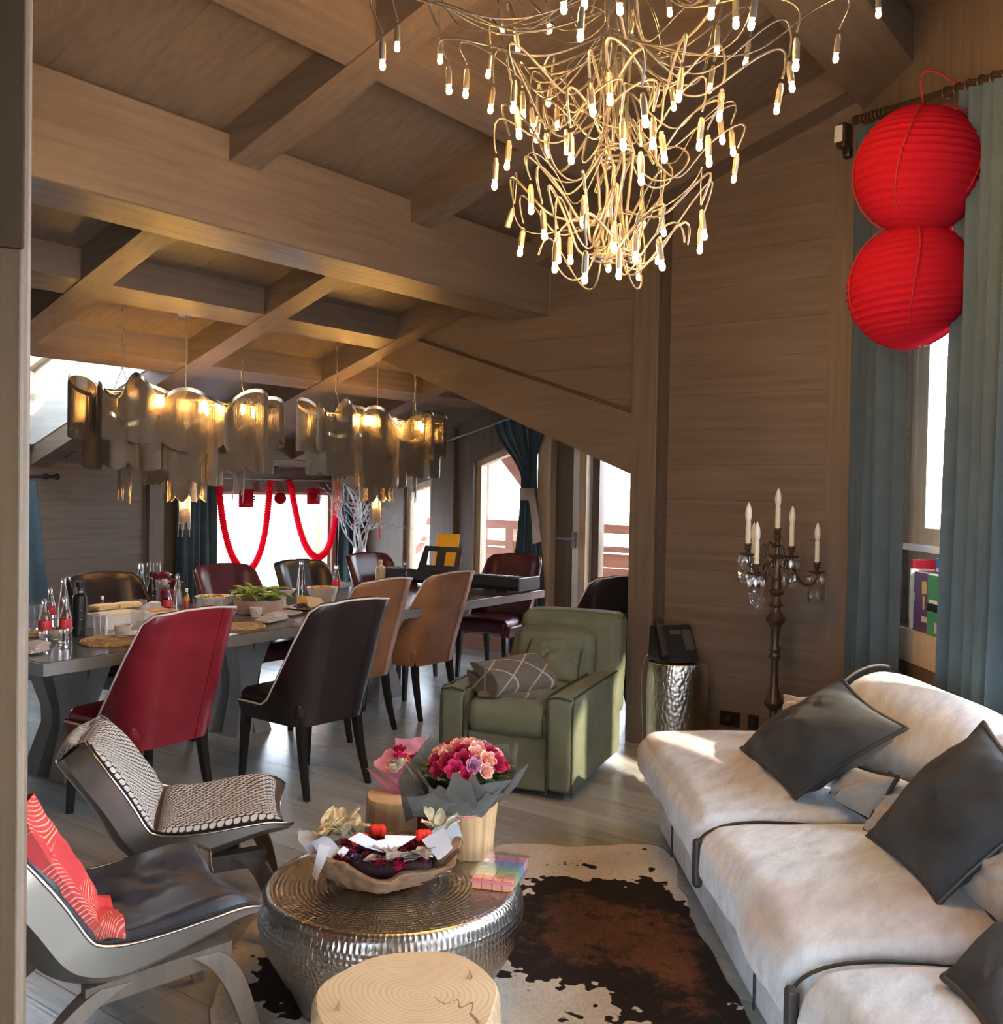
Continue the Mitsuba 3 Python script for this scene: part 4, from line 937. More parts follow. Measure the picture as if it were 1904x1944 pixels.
# wall sensor
k = thing('motion_sensor', 'small dark motion sensor with a pale lens high on the panelled wall', 'sensor')
q = onx(1606, 262, XC - .02)
part(k, 'body', xf(softbox(.075, .06, .13, .018, 8), (q[0] - .03, q[1], q[2]), -.3), 'mat_bronze', 60)
part(k, 'lens', xf(softbox(.012, .046, .085, .005, 8), (q[0] - .066, q[1] + .018, q[2] + .006), -.3), 'mat_white', 60)
part(k, 'bracket', xf(softbox(.05, .05, .07, .02, 8), (q[0] + .005, q[1] - .01, q[2] - .075)), 'mat_black', 60)
# ---------------------------------------------------------------- curtains, rods, lanterns, niche
def curtain_mesh(A, Bp, zt, zb, folds, amp, width_fn=None, n=None, seed=0, nz=40):
    """cloth hanging between two plan points; zt = (top at A, top at B)"""
    A, Bp = np.asarray(A, float), np.asarray(Bp, float); d = Bp - A; L = np.linalg.norm(d); e = d / L; m = np.array([-e[1], e[0]])
    n = n or folds * 14; V = []
    for k in np.linspace(0, 1, nz):
        row = []
        for u in np.linspace(0, 1, n):
            z0 = zt[0] + (zt[1] - zt[0]) * u; z = z0 + (zb - z0) * k
            ph = u * folds * 2 * np.pi + .9 * math.sin(3.1 * k + seed) * .5 + .5 * math.sin(7 * u + seed)
            a = amp * (.75 + .45 * k) * (1 + .5 * math.sin(u * 9 + seed * 2 + k * 1.5)); s = a * math.sin(ph) + .3 * a * math.sin(2.3 * ph + seed + 2 * k)
            uu, off = (u, 0)
            if width_fn: uu, off = width_fn(u, k)
            p = A + e * L * uu + m * (s * (1 if not width_fn else .6) + off)
            row.append([p[0], p[1], z])
        V.append(row)
    V = np.array(V); g = grid(V)
    t = np.array([*(m * .003), 0]); b = grid(V + t, flip=True)
    return cat([g, b])
def tof(q): return float((np.asarray(q[:2]) - W0) @ WD)
RA, RB = woff(1632, 226, .12), woff(1904, 140, .12)
rdir = (RB - RA) / np.linalg.norm(RB - RA)
RE = RA + rdir * 2.2
def rodz(t): tA, tB = tof(RA), tof(RB); return RA[2] + (RB[2] - RA[2]) * (t - tA) / (tB - tA)
k = thing('curtain_rod', 'dark bronze curtain rod with rings sloping along the window wall', 'curtain rod')
part(k, 'rod', tube([RA - rdir * .02, RE], .014, 12), 'mat_bronze', 60)
part(k, 'finial', cat([xf(trimesh.creation.icosphere(3, .024), RA - rdir * .045), tube([RA - rdir * .02, RA + rdir * .03], .021, 12)]), 'mat_bronze', 60)
for s in list(np.linspace(.06, .34, 7)) + list(np.linspace(.95, 2.1, 13)):
    c = RA + rdir * s
    part(k, 'ring', tube([c + np.array([WN[0], WN[1], 0]) * .021 * math.cos(t) + np.array([0, 0, -.004 + .023 * math.sin(t)]) for t in np.linspace(0, 6.283, 15)[:-1]], .0032, 5, closed=True), 'mat_bronze', 60)
for s in (.10, 1.2): c = RA + rdir * s; part(k, 'bracket', tube([c, c - np.array([WN[0], WN[1], 0]) * .118], .008, 8), 'mat_bronze', 60)
tl0, tl1 = tof(woff(1608, 900, .11)), tof(woff(1713, 900, .11))
k = solo('curtain', curtain_mesh(wpt(tl0, .11)[:2], wpt(tl1, .11)[:2], (rodz(tl0) - .035, rodz(tl1) - .035), .02, 4, .035, seed=1), 'mat_curtain', 'teal curtain at the left of the window niche, beside the red lanterns', 'curtain', smooth=60)
tr0 = tof(woff(1797, 1000, .13))
def right_w(u, k):
    lo = .035 * (1 - k) + .02 * math.sin(3 * k)
    return lo + u * (1 - lo) - .02 * k, .05 * (u - .3) * k
solo('curtain', curtain_mesh(wpt(tr0 + .03, .14)[:2], wpt(tr0 + .66, .14)[:2], (rodz(tr0) - .035, rodz(tr0 + .6) - .035), .02, 6, .05, right_w, n=110, seed=4), 'mat_curtain', 'wide teal curtain at the right edge, in front of the red lanterns', 'curtain', smooth=60)
scene['mat_lantern'] = {'type': 'principledthin', 'base_color': {'type': 'rgb', 'value': [.44, .014, .028]}, 'roughness': .75, 'diff_trans': .55, 'eta': 1.3}
scene['mat_lantern_seam'] = P((.30, .008, .014), .8)
def lantern(label, c, r, rh, tilt, sd):
    k = thing('paper_lantern', label, 'lantern')
    pr = []
    for i in range(24 * 4 + 1):
        a = -math.pi / 2 * .93 + i / 96 * math.pi * .93; rib = abs(math.sin(i * math.pi / 4))
        pr.append((r * math.cos(a) * (1 - .030 * rib) + .0, rh * math.sin(a)))
    m = lathe(pr, 60); m.vertices[:, 2] += .012 * np.sin(np.arctan2(m.vertices[:, 1], m.vertices[:, 0]) + sd)
    part(k, 'paper', xf(m, c, 0, tilt, tilt * .5), 'mat_lantern', 60)
    for i in range(5):
        a = i * 2 * math.pi / 5 + sd
        part(k, 'seam', xf(tube([[q * 1.003 * math.cos(a + .25 * math.sin(z * 3)), q * 1.003 * math.sin(a + .25 * math.sin(z * 3)), z] for q, z in pr[4:-3:4]], .0035, 5), c, 0, tilt, tilt * .5), 'mat_lantern_seam', 60)
    ring = tube([[pr[0][0] * math.cos(t), pr[0][0] * math.sin(t), -rh * .995] for t in np.linspace(0, 6.283, 24)[:-1]], .003, 5, closed=True)
    part(k, 'wire_ring', xf(ring, c, 0, tilt, tilt * .5), 'mat_lantern_seam', 60)
    return k
l1, l2 = woff(1748, 325, .26), woff(1730, 542, .26)
k1 = lantern('upper of the two big round red paper lanterns in the window niche', l1, .250, .252, .07, .6)
part(k1, 'tie', tube(spline([l1 + [0, 0, .24], l1 + [.02, .01, .32], l1 + [-.02, .0, .36], [*wpt(tof(l1), .12)[:2], rodz(tof(l1)) + .012]], 20), .004, 5), 'mat_lantern_seam', 60)
k2 = lantern('lower of the two big round red paper lanterns in the window niche', l2, .247, .247, -.04, 2.2)
# games and books on the ledge
def slab(label, name, cat_, t0, t1, o0, o1, z0, h, lean, mats, extra=None):
    k = thing(name, label, cat_)
    m = wfr(bx(t0, t1, -o1, -o0, 0, h, .002), 0, 0, z0); 
    part(k, 'cover', m, mats[0], False)
    for i, e in enumerate(extra or []):
        part(k, e[0], wfr(bx(*e[1]), 0, 0, z0), e[2], False)
    return k
for n, c in dict(bk_red=(.55, .02, .04), bk_blue=(.02, .22, .62), bk_purple=(.13, .06, .15), bk_green=(.06, .30, .15), bk_cream=(.62, .56, .46), bk_gold=(.60, .45, .15)).items(): scene['mat_' + n] = P(c, .5)
LZ = .900
slab('narrow red book standing at the left end of the niche ledge', 'book', 'book', .640, .672, -.15, -.03, LZ, .312, 0, ['mat_bk_red'], [('lettering', (.650, .662, .0285, .0297, .10, .22), 'mat_bk_gold')])
kb = slab('blue and white game box behind the books on the niche ledge', 'game_box', 'box', .69, 1.20, -.165, -.125, LZ, .322, 0, ['mat_white'], [('blue_band', (.69, 1.20, .1235, .1247, .277, .320), 'mat_bk_blue'), ('blue_top', (.69, 1.20, .125, .165, .3222, .3232), 'mat_bk_blue')])
slab('thin cream book leaning beside the purple box', 'book', 'book', .680, .696, -.12, -.01, LZ, .272, 0, ['mat_bk_cream'])
slab('purple game box with gold figures on the niche ledge', 'game_box', 'box', .705, .865, -.12, -.02, LZ, .262, 0, ['mat_bk_purple'], [('gold_motif', (.79, .835, .0185, .0197, .17, .225), 'mat_bk_gold'), ('gold_motif', (.80, .815, .0185, .0197, .10, .16), 'mat_bk_gold'), ('pale_banner', (.79, .865, .0185, .0197, .045, .07), 'mat_bk_cream'), ('gold_motif', (.709, .722, .0185, .0197, .13, .17), 'mat_bk_gold')])
slab('green box with a white swoosh at the right end of the niche ledge', 'game_box', 'box', .872, 1.05, -.11, -.005, LZ, .262, 0, ['mat_bk_green'], [('white_swoosh', (.89, 1.05, .0035, .0047, .140, .155), 'mat_white'), ('black_band', (.875, 1.05, .0035, .0047, .105, .138), 'mat_black'), ('cream_panel', (.95, 1.05, .0035, .0047, .015, .06), 'mat_bk_cream')])
tm_ = meshkit.text_mesh('CONNECT', .03, .001, True)
tm_ = basis(tm_, [1.17, .123, .285], [-1, 0, 0], [0, 0, 1], [0, -1, 0]) if False else None

# dining curtains
def yback(px, py, off): return ony(px, py, YB - off)
qa, qb = yback(50, 1000, .10), yback(66, 905, .10)
CLx = yback(72, 905, .10)[0]
def teal_left(u, k): return u * (1 + .55 * k), 0
solo('curtain', curtain_mesh((CLx - .50, YB - .10), (CLx, YB - .10), (1.50, 1.50), .02, 5, .035, lambda u, k: (u + .30 * u * k, .0), n=60, seed=2), 'mat_curtain', 'teal curtain flaring at the far left behind the table', 'curtain', smooth=60)
k = thing('curtain_rod', 'short black curtain rod end at the far left wall', 'curtain rod')
part(k, 'rod', tube([[CLx - .9, YB - .10, 1.535], [CLx + .13, YB - .10, 1.535]], .013, 10), 'mat_black', 60); part(k, 'finial', cat([xf(trimesh.creation.icosphere(2, .024), (CLx + .15, YB - .10, 1.535)), tube([[CLx + .05, YB - .10, 1.535], [CLx + .07, YB - .10, 1.535]], .024, 10)]), 'mat_black', 60)
xa, xb = yback(336, 1000, .10)[0], yback(408, 1000, .10)[0]
solo('curtain', curtain_mesh((xa, YB - .10), (xb, YB - .10), (1.535, 1.535), .02, 5, .035, n=70, seed=3), 'mat_curtain', 'teal curtain left of the garland window', 'curtain', smooth=60)
xa2, xb2 = yback(645, 1000, .10)[0], yback(725, 1000, .10)[0]
solo('curtain', curtain_mesh((xa2, YB - .10), (xb2, YB - .10), (1.535, 1.535), .02, 5, .035, n=70, seed=6), 'mat_curtain', 'teal curtain right of the garland window behind the white branches', 'curtain', smooth=60)
k = thing('curtain_rod', 'thin steel curtain rod above the garland window', 'curtain rod')
part(k, 'rod', tube([[xa - .05, YB - .10, 1.555], [xb2 + .03, YB - .10, 1.555]], .011, 10), 'mat_steel', 60)
for x in (xa, (xa + xb2) / 2, xb2): part(k, 'bracket', tube([[x, YB - .10, 1.555], [x, YB - .035, 1.555]], .006, 8), 'mat_steel', 60)
# tied curtain on the end wall
ya, yb_ = onx(940, 810, XD - .12)[1], onx(1058, 850, XD - .12)[1]
tc = onx(1004, 938, XD - .12)
def tied(u, k):
    yk = (1.93 - tc[2]) / 1.93
    c = (ya - tc[1]) / (ya - yb_)
    w = 1.0 if k < .02 else 1 - .76 * smooth01(k / yk) if k < yk else .24 + .30 * smooth01((k - yk) / (1 - yk) * 1.3)
    cc = .5 + (c - .5) * smooth01(min(1, k / yk))
    return cc + (u - .5) * w, 0
def smooth01(x): x = min(max(x, 0), 1); return x * x * (3 - 2 * x)
kt = thing('tied_curtain', 'teal curtain gathered by a beige tieback on the dining end wall', 'curtain')
zt1, zt2 = onx(940, 806, XD - .12)[2], onx(1058, 850, XD - .12)[2] + .25
part(kt, 'cloth', curtain_mesh((XD - .12, ya), (XD - .12, yb_), (zt1, zt1 + .22), .02, 7, .030, tied, n=120, seed=5), 'mat_curtain', 60)
scene['mat_tieback'] = cloth((.42, .34, .28), .8, .3, .1)
part(kt, 'tieback', lathe([(.075, -.055), (.082, -.05), (.080, 0), (.082, .05), (.075, .055)], 24, tuple(tc)), 'mat_tieback', 60)
part(kt, 'tie_end', loft([[[XD - .20 + .02 * math.sin(3 * k + j), tc[1] - .07 - .16 * k * .5 - (.05 + .045 * k) * (j - .5), tc[2] - .02 - .42 * k + .03 * j] for j in (0, .33, .66, 1)] + [[XD - .185 + .02 * math.sin(3 * k + j), tc[1] - .07 - .16 * k * .5 - (.05 + .045 * k) * (j - .5), tc[2] - .02 - .42 * k + .03 * j] for j in (1, .66, .33, 0)] for k in np.linspace(0, 1, 8)]), 'mat_tieback', 60)
p0, p1 = onx(826, 846, XD - .12), onx(952, 800, XD - .12); dd = p1 - p0
k = thing('curtain_rod', 'sloping steel curtain rod on the dining end wall', 'curtain rod')
part(k, 'rod', tube([p0, p0 + dd * 2.2], .011, 10), 'mat_steel', 60)
for s in (.15, 1.6): c = p0 + dd * s; part(k, 'bracket', tube([c, c + [.118, 0, 0]], .006, 8), 'mat_steel', 60)

# garlands and small lanterns in the back window
scene['mat_garland'] = {'type': 'principledthin', 'base_color': {'type': 'rgb', 'value': [.85, .02, .06]}, 'roughness': .8, 'diff_trans': .7, 'eta': 1.3}
def garland(label, px, n=260):
    pts = spline([ony(a, b, YB - .145) for a, b in px], n)
    rr = .026 + .010 * (np.arange(n) % 3 == 0)
    solo('paper_garland', tube(pts, rr, 9), 'mat_garland', label, 'garland', smooth=False)
garland('red tissue garland hanging in a deep loop at the left of the back window', [(414, 912), (421, 975), (435, 1040), (456, 1078), (471, 1083), (488, 1062), (503, 1010), (514, 912)])
garland('red tissue garland hanging in a loop at the right of the back window', [(549, 912), (560, 965), (580, 1035), (602, 1058), (620, 1045), (634, 1000), (641, 955), (636, 912)])
def small_lantern(label, px, py, w, h, box):
    c = ony(px, py, YB - .20); k = thing('small_lantern', label, 'lantern')
    n = 9; pr = []
    for i in range(n * 4 + 1):
        z = -h / 2 + h * i / (n * 4); b = abs(math.sin(i * math.pi / 4)) * .006
        pr.append(((w / 2 if box else w / 2 * math.sqrt(max(.06, 1 - (2 * z / h * .93) ** 2))) - b, z))
    part(k, 'paper', lathe(pr, 30, tuple(c)), 'mat_lantern', 60)
    part(k, 'string', tube([c + [0, 0, h / 2 - .005], [c[0], YB - .105, 1.555]], .0012, 4), 'mat_black')
    return k, c
ka, c = small_lantern('small red folded paper lantern at the left of the back window', 467, 946, .135, .165, True)
for i in range(3): part(ka, 'black_print', xf(bx(-.02 + .006 * i, .02, -.0015, 0, 0, .012), (c[0] + .03, c[1] - .0685, c[2] - .035 + .022 * i), .3), 'mat_black')
small_lantern('tiny round red paper lantern between the two garlands', 532, 946, .118, .105, False)
ka, c = small_lantern('small red folded paper lantern at the right of the back window', 595, 942, .130, .15, True)
for i in range(3): part(ka, 'black_print', xf(bx(-.035 + .006 * i, .03, -.0015, 0, 0, .013), (c[0] + .005, c[1] - .0665, c[2] - .04 + .024 * i), .1), 'mat_black')

# ---------------------------------------------------------------- two low lounge chairs
def lounge_profile():
    return spline([(.245, .352), (.20, .365), (.05, .352), (-.12, .345), (-.20, .372), (-.255, .45), (-.33, .56), (-.405, .655)], 61)
LP = lounge_profile()
LN = np.gradient(LP, axis=0); LN = np.stack([LN[:, 1], -LN[:, 0]], 1) / np.linalg.norm(LN, axis=1, keepdims=True)   # inward normal (up / forward)
def lw(s):  # half width along the profile
    return np.interp(s, [0, .04, .15, .45, .6, .85, .95, 1], [.225, .262, .275, .268, .262, .245, .225, .185])
def lsurf(S, Vv, off):
    P = []
    for s in S:
        i = s * 60; a, b = int(min(i, 59)), min(i - int(min(i, 59)), 1)
        c = LP[a] * (1 - b) + LP[a + 1] * b; n = LN[a] * (1 - b) + LN[a + 1] * b
        row = []
        for v in Vv:
            o = off(s, v) + .055 * abs(v) ** 3.2
            p = c + n * o; row.append([p[0], v * lw(s), p[1]])
        P.append(row)
    return np.array(P)
def pad(s0, s1, th, seed, wr=.006, vm=.94):
    S, Vv = np.linspace(s0, s1, 44), np.linspace(-vm, vm, 36)
    def o(s, v):
        k = (s - s0) / (s1 - s0) * 2 - 1; vv = v / vm
        pr = (1 - abs(k) ** 6) ** .5 * (1 - abs(vv) ** 6) ** .5
        w = meshkit.fbm(np.array([[s * 9 + seed, v * 2.2, seed * 2.0]]), 3, seed)[0] - .5
        w2 = math.sin(14 * s + 5 * v + seed + 6 * w)
        return .004 + th * pr * (1 + .12 * (1 - k * k) * (1 - vv * vv)) + wr * pr * (w * 1.6 + .3 * w2)
    A = lsurf(S, Vv, o); Bm = lsurf(S, Vv, lambda s, v: .002)
    uv = np.stack(np.meshgrid(S * .78, Vv * .26, indexing='ij'), -1).reshape(-1, 2)
    m = cat([grid(A), grid(Bm, flip=True)])
    return m, np.vstack([uv, uv])
def hound(p, n, uv):
    u, v = uv.x / .0215, uv.y / .0160
    r = dr.floor(v); u2 = u + .5 * (r - 2 * dr.floor(r / 2))
    fu, fv = u2 - dr.floor(u2) - .5, v - dr.floor(v) - .5
    d = dr.square((fu + fv * .35) / .43) + dr.square(fv / .42)
    return mix((.56, .57, .56), (.022, .022, .024), smoothstep(.75, 1.25, d))
scene['mat_houndstooth'] = P(proc(hound), .85, sheen=.3, specular=.2)
scene['mat_shell'] = P((.30, .285, .265), .30, metallic=.75, specular=.6)
scene['mat_darkwood'] = P(wood_fn('z', (.045, .032, .025), (.11, .082, .062)), .45)
scene['mat_greywood'] = P(wood_fn('z', (.10, .078, .062), (.22, .175, .14)), .45)
def tp_mesh(P_): return grid(P_)
def lounge(label, C, ang, pm, legm):
    k = thing('lounge_chair', label, 'chair')
    def tf(m): return xf(m, (C[0], C[1], 0), ang)
    S, Vv = np.linspace(0, 1, 50), np.linspace(-1, 1, 30)
    sho = lambda s: .012 + .060 * min(1, s / .42) ** 1.2 + .012 * min(1, max(0, (s - .5) / .5))
    A, Bm = lsurf(S, Vv, lambda s, v: 0), lsurf(S, Vv, lambda s, v: -sho(s) - .02 * (1 - v * v) * math.sin(math.pi * min(1, s * 1.25)))
    tp = np.array([[A[-1, j] * (1 - q) + Bm[-1, j] * q + np.array([-.004, 0, .030 * math.sin(math.pi * q) * (1 - abs(Vv[j]) ** 4) + .003]) for j in range(1, len(Vv) - 1)] for q in np.linspace(0, .96, 10)])
    part(k, 'top_pad', tf(tp_mesh(tp)), pm, True, uv=np.stack(np.meshgrid(np.linspace(0, .09, 10), Vv[1:-1] * .26, indexing='ij'), -1).reshape(-1, 2))
    rim = [np.concatenate([A[:, 0], A[-1, 1:], A[::-1, -1][1:], A[0, ::-1][1:-1]]), np.concatenate([Bm[:, 0], Bm[-1, 1:], Bm[::-1, -1][1:], Bm[0, ::-1][1:-1]])]
    n = len(rim[0]); V = np.concatenate(rim); F = [[i, (i + 1) % n, n + (i + 1) % n, n + i] for i in range(n)]
    part(k, 'shell', tf(cat([grid(A), grid(Bm, flip=True), tm(V, F)])), 'mat_shell', 50)
    part(k, 'rim', tf(tube(rim[0], .0045, 6, closed=True)), 'mat_chrome', 60)
    for nm, s0, s1, th, sd in (('seat_pad', .035, .50, .058, 3), ('back_pad', .515, .985, .050, 5)):
        m, uv = pad(s0, s1, th, sd, .020 if pm == 'mat_leather_navy' else .006)
        part(k, nm, tf(m), pm, True, uv=uv)
    part(k, 'pad_cord', tf(tube(np.array([[p[0], p[1], p[2]] for p in lsurf(np.linspace(.04, .98, 60), [-.95], lambda s, v: .012)[:, 0]]), .004, 5)), pm if pm != 'mat_houndstooth' else 'mat_black', 60)
    for sy in (-1, 1):
        y0, y1 = .175 * sy, .255 * sy
        def leg(pts, w0, w1):
            pts = spline(pts, 14); rings = []
            for i, p in enumerate(pts):
                q = i / 13; w = w0 + (w1 - w0) * q
                rings.append([p + np.array([a * w, b * w * .75, 0]) for a, b in ((-1, -1), (1, -1), (1, 1), (-1, 1))])
            return loft(rings)
        part(k, 'leg', tf(leg([(.12, y0, .292), (.17, y0 + .02 * sy, .25), (.215, y0 + .05 * sy, .14), (.25, y1, 0)], .036, .016)), legm, 40)
        part(k, 'leg', tf(leg([(-.10, y0, .272), (-.19, y0 + .02 * sy, .225), (-.29, y0 + .05 * sy, .13), (-.37, y1, 0)], .036, .016)), legm, 40)
        part(k, 'side_rail', tf(loft([[[x, y0 + a * .024, .258 + b * .026 + .09 * (x + .12)] for a, b in ((-1, -1), (1, -1), (1, 1), (-1, 1))] for x in np.linspace(-.17, .19, 6)])), legm, 40)
    part(k, 'cross_rail', tf(bx(.05, .11, -.17, .17, .25, .292, .006)), legm, False); part(k, 'cross_rail', tf(bx(-.12, -.06, -.17, .17, .235, .27, .006)), legm, False)
    return k
HC, HA = np.array([2.135, 2.805]), math.radians(-38)
SC, SA = np.array([1.555, 2.335]), math.radians(-19)
lounge('low lounge chair upholstered in black and white woven check with silver shell', HC, HA, 'mat_houndstooth', 'mat_darkwood')
lounge('low lounge chair with navy leather pads and red scarf at the left edge', SC, SA, 'mat_leather_navy', 'mat_greywood')
def scarf_fn(p, n, uv):
    a = uv.x * 78 + 3.5 * dr.sin(uv.y * 30) + 3 * fbm(uv.x * 20, uv.y * 20, 0, 2); l = dr.abs(a - dr.floor(a) - .5)
    m = smoothstep(.44, .62, fbm(uv.x * 17, uv.y * 17, 3., 2))
    return mix((.56, .045, .05), (.62, .38, .27), smoothstep(.22, .10, l) * m * .8)
scene['mat_scarf'] = P(proc(scarf_fn), .6, sheen=.5)
def scarf(s0, s1, v0, v1, th, sd):
    S, Vv = np.linspace(s0, s1, 40), np.linspace(0, 1, 16); P_ = []
    for s in S:
        k = (s - s0) / (s1 - s0); base = lsurf([s], [v0 + (v1 - v0) * w + .05 * math.sin(4 * k + sd) for w in Vv], lambda s_, v: 0)[0]
        i = int(min(s, .999) * 60); nn = np.array([LN[i][0], 0, LN[i][1]])
        P_.append([q + nn * (.070 + .03 * k * k + th * math.sin(math.pi * w) ** .6 + .013 * math.sin(w * 9 + 5 * k + sd) + .006 * math.sin(w * 17 + 9 * k) - .05 * abs(q[1] / .26) ** 3.2) for q, w in zip(base, Vv)])
    P_ = np.array(P_); uv = np.stack(np.meshgrid(S * .8, Vv * .16, indexing='ij'), -1).reshape(-1, 2)
    B_ = P_.copy(); mid = P_.mean(1, keepdims=True); nb = np.array([[[LN[int(min(s, .999) * 60)][0], 0, LN[int(min(s, .999) * 60)][1]]] for s in S]); B_ = mid + (P_ - mid) * [.97, .97, .97] - nb * .035
    m = cat([grid(P_), grid(B_, flip=True), grid(np.stack([P_[:, 0], B_[:, 0]], 1)), grid(np.stack([P_[:, -1], B_[:, -1]], 1)), grid(np.stack([P_[0], B_[0]], 1))]); uv = np.vstack([uv, uv, np.repeat(np.c_[S * .8, S * 0], 2, 0), np.repeat(np.c_[S * .8, S * 0 + .16], 2, 0), np.repeat(np.c_[Vv * 0, Vv * .16], 2, 0)]); return xf(m, (SC[0], SC[1], 0), SA), uv
    m = cat([grid(P_), grid(P_ + nn, flip=True)]); return xf(m, (SC[0], SC[1], 0), SA), np.vstack([uv, uv])
k = thing('scarf', 'red scarf with gold pattern draped over the navy lounge chair', 'scarf')
for a in ((.41, 1.0, -.92, -.20, .036, 0.), (.47, 1.0, -.24, .50, .040, 1.6)):
    m, uv = scarf(*a); part(k, 'fold', m, 'mat_scarf', True, uv=uv)
# ---------------------------------------------------------------- hammered side table with telephone
DT = np.array([4.99, 2.47])
k = thing('side_table', 'hammered silver drum side table against the panelled wall', 'side table')
part(k, 'drum', lathe([(.001, .0), (.150, .0), (.156, .01), (.163, .10), (.168, .30), (.166, .50), (.162, .562), (.156, .574), (.148, .576), (.144, .571), (.001, .571)], 72, (*DT, 0)), 'mat_hammered_small', 40)
def hammer2(p, n, uv):
    a, b, c = voronoi(dr.atan2(p.y - float(DT[1]), p.x - float(DT[0])) * 9, p.z * 40); return 1 - a
scene['mat_hammered_small'] = {'type': 'twosided', 'bsdf': {'type': 'bumpmap', 'arbitrary': proc(hammer2, 2e-3), 'scale': 0.003,
    'bsdf': {'type': 'roughconductor', 'eta': {'type': 'rgb', 'value': [1.6, 1.5, 1.35]}, 'k': {'type': 'rgb', 'value': [3.3, 3.1, 2.8]}, 'alpha': 0.16}}}
ph = thing('telephone', 'black desk telephone with corded handset on the silver drum table', 'telephone')
pa = math.atan2(-FWD[1], -FWD[0]) + .25
def pf(m): return xf(m, (DT[0] - .02, DT[1] + .02, .576), pa + math.pi / 2)   # local -y towards the viewer
body = hull([[x, y, z] for x in (-.115, .115) for y, z in ((-.085, .004), (-.085, .02), (.03, .19), (.055, .19), (.075, .004))])
part(ph, 'body', pf(body), 'mat_black', False)
part(ph, 'foot', pf(bx(-.10, .10, -.075, .08, 0, .006)), 'mat_black_matte', False)
slope = math.atan2(.17, .115)
def onf(m, y): return pf(xf(m, (0, -.085 + y * math.cos(slope), .02 + y * math.sin(slope)), 0, slope))
part(ph, 'display', onf(bx(-.02, .045, .150, .175, -.001, .003), 0), 'mat_phone_grey', False)
part(ph, 'key_panel', onf(bx(.052, .105, .055, .175, -.001, .003), 0), 'mat_phone_grey', False)
for i in range(4):
    for j in range(3): part(ph, 'key', onf(bx(-.03 + j * .025, -.012 + j * .025, .03 + i * .026, .046 + i * .026, -.001, .004), 0), 'mat_black_matte', False)
scene['mat_phone_grey'] = P((.055, .055, .055), .35)
part(ph, 'handset', onf(cat([softbox(.045, .20, .03, .014, 8), xf(softbox(.052, .055, .04, .016, 8), (0, .085, -.002)), xf(softbox(.052, .055, .04, .016, 8), (0, -.085, -.002))]).apply_translation([-.085, .115, .030]), 0), 'mat_black_matte', 60)
h0 = pf(trimesh.Trimesh([[.13, .02, .03], [.19, .05, -.02], [.22, .08, -.25], [.20, .06, -.40]], [[0, 1, 2]], process=False)).vertices
part(ph, 'cord', tube(spline([pf(trimesh.Trimesh([[.11, .05, .02]], [], process=False)).vertices[0], *h0], 30), .004, 6), 'mat_black_matte', 60)
g0 = pf(trimesh.Trimesh([[-.11, .0, .02], [-.17, -.03, .035], [-.185, -.02, -.02], [-.18, .0, -.22], [-.17, .0, -.56]], [[0, 1, 2]], process=False)).vertices
part(ph, 'cord', tube(spline(g0, 40), .004, 6), 'mat_black_matte', 60)
for i, (px, py) in enumerate(((1383, 1365), (1428, 1372))):
    q = onx(px, py, XC - .02); k = thing('wall_socket', ('black wall socket box low on the panelled wall', 'small black plug beside the wall socket box')[i], 'socket')
    part(k, 'plate', cb((XC - .006, q[1], q[2]), (.012, (.12, .06)[i], .08), .003), 'mat_black', False); part(k, 'plug', cb((XC - .026, q[1], q[2]), (.03, .04, .045), .006), 'mat_black_matte', False)

# ---------------------------------------------------------------- keyboard on the table end
kb = thing('keyboard_piano', 'black digital piano set across the far end of the dining table', 'keyboard')
ka_, kb_ = onz(1018, 1122, TZ)[:2], onz(750, 1095, TZ)[:2]
KC = tpt(1.80, .02, TZ); KA = TA + math.pi / 2
def kf(m): return xf(m, KC, KA)   # local x along the keys (towards the window side), local y away from the viewer's side of the end (-x world)
part(kb, 'body', kf(hull([[x, y, z] for x in (-.66, .66) for y, z in ((-.15, .03), (-.15, .075), (-.145, .085), (.02, .10), (.135, .12), (.15, .115), (.15, .05), (.12, .018), (-.12, .018))])), 'mat_kb', False)
scene['mat_kb'] = P((.022, .024, .030), .35)
part(kb, 'end_cap', kf(bx(-.675, -.66, -.15, .15, .02, .118, .006)), 'mat_kb_end', False); part(kb, 'end_cap', kf(bx(.66, .675, -.15, .15, .02, .118, .006)), 'mat_kb_end', False)
scene['mat_kb_end'] = P((.10, .11, .12), .35)
for i in range(52):
    x = -.61 + i * .0235; part(kb, 'white_key', kf(bx(x + .0006, x + .0229, -.148, -.01, .086, .099)), 'mat_white', False)
for i in range(51):
    if i % 7 not in (1, 4): x = -.61 + (i + 1) * .0235; part(kb, 'black_key', kf(bx(x - .006, x + .006, -.10, -.01, .099, .110)), 'mat_black', False)
for x in (-.5, .5): part(kb, 'foot', kf(bx(x - .05, x + .05, -.10, .12, 0, .02)), 'mat_black', False)
msp = sg.Polygon([(-.20, 0), (.20, 0), (.16, .20), (-.20, .20)]).difference(sg.box(-.15, .05, -.05, .16)).difference(sg.box(.03, .05, .12, .16))
MX = .10
part(kb, 'music_rest', kf(xf(basis(prism(msp, .008), [0, 0, 0], [1, 0, 0], [0, -.25, .97], [0, .97, .25]), (MX, .10, .115))), 'mat_black', False)
scene['mat_yellow'] = P((.80, .45, .01), .5)
yb = thing('songbook', 'bright yellow songbook on the piano music rest', 'book')
part(yb, 'cover', kf(xf(basis(bx(-.10, .11, 0, .29, 0, .012, .002), [0, 0, 0], [1, 0, 0], [0, -.25, .97], [0, .97, .25]), (MX - .05, .088, .128))), 'mat_yellow', False)
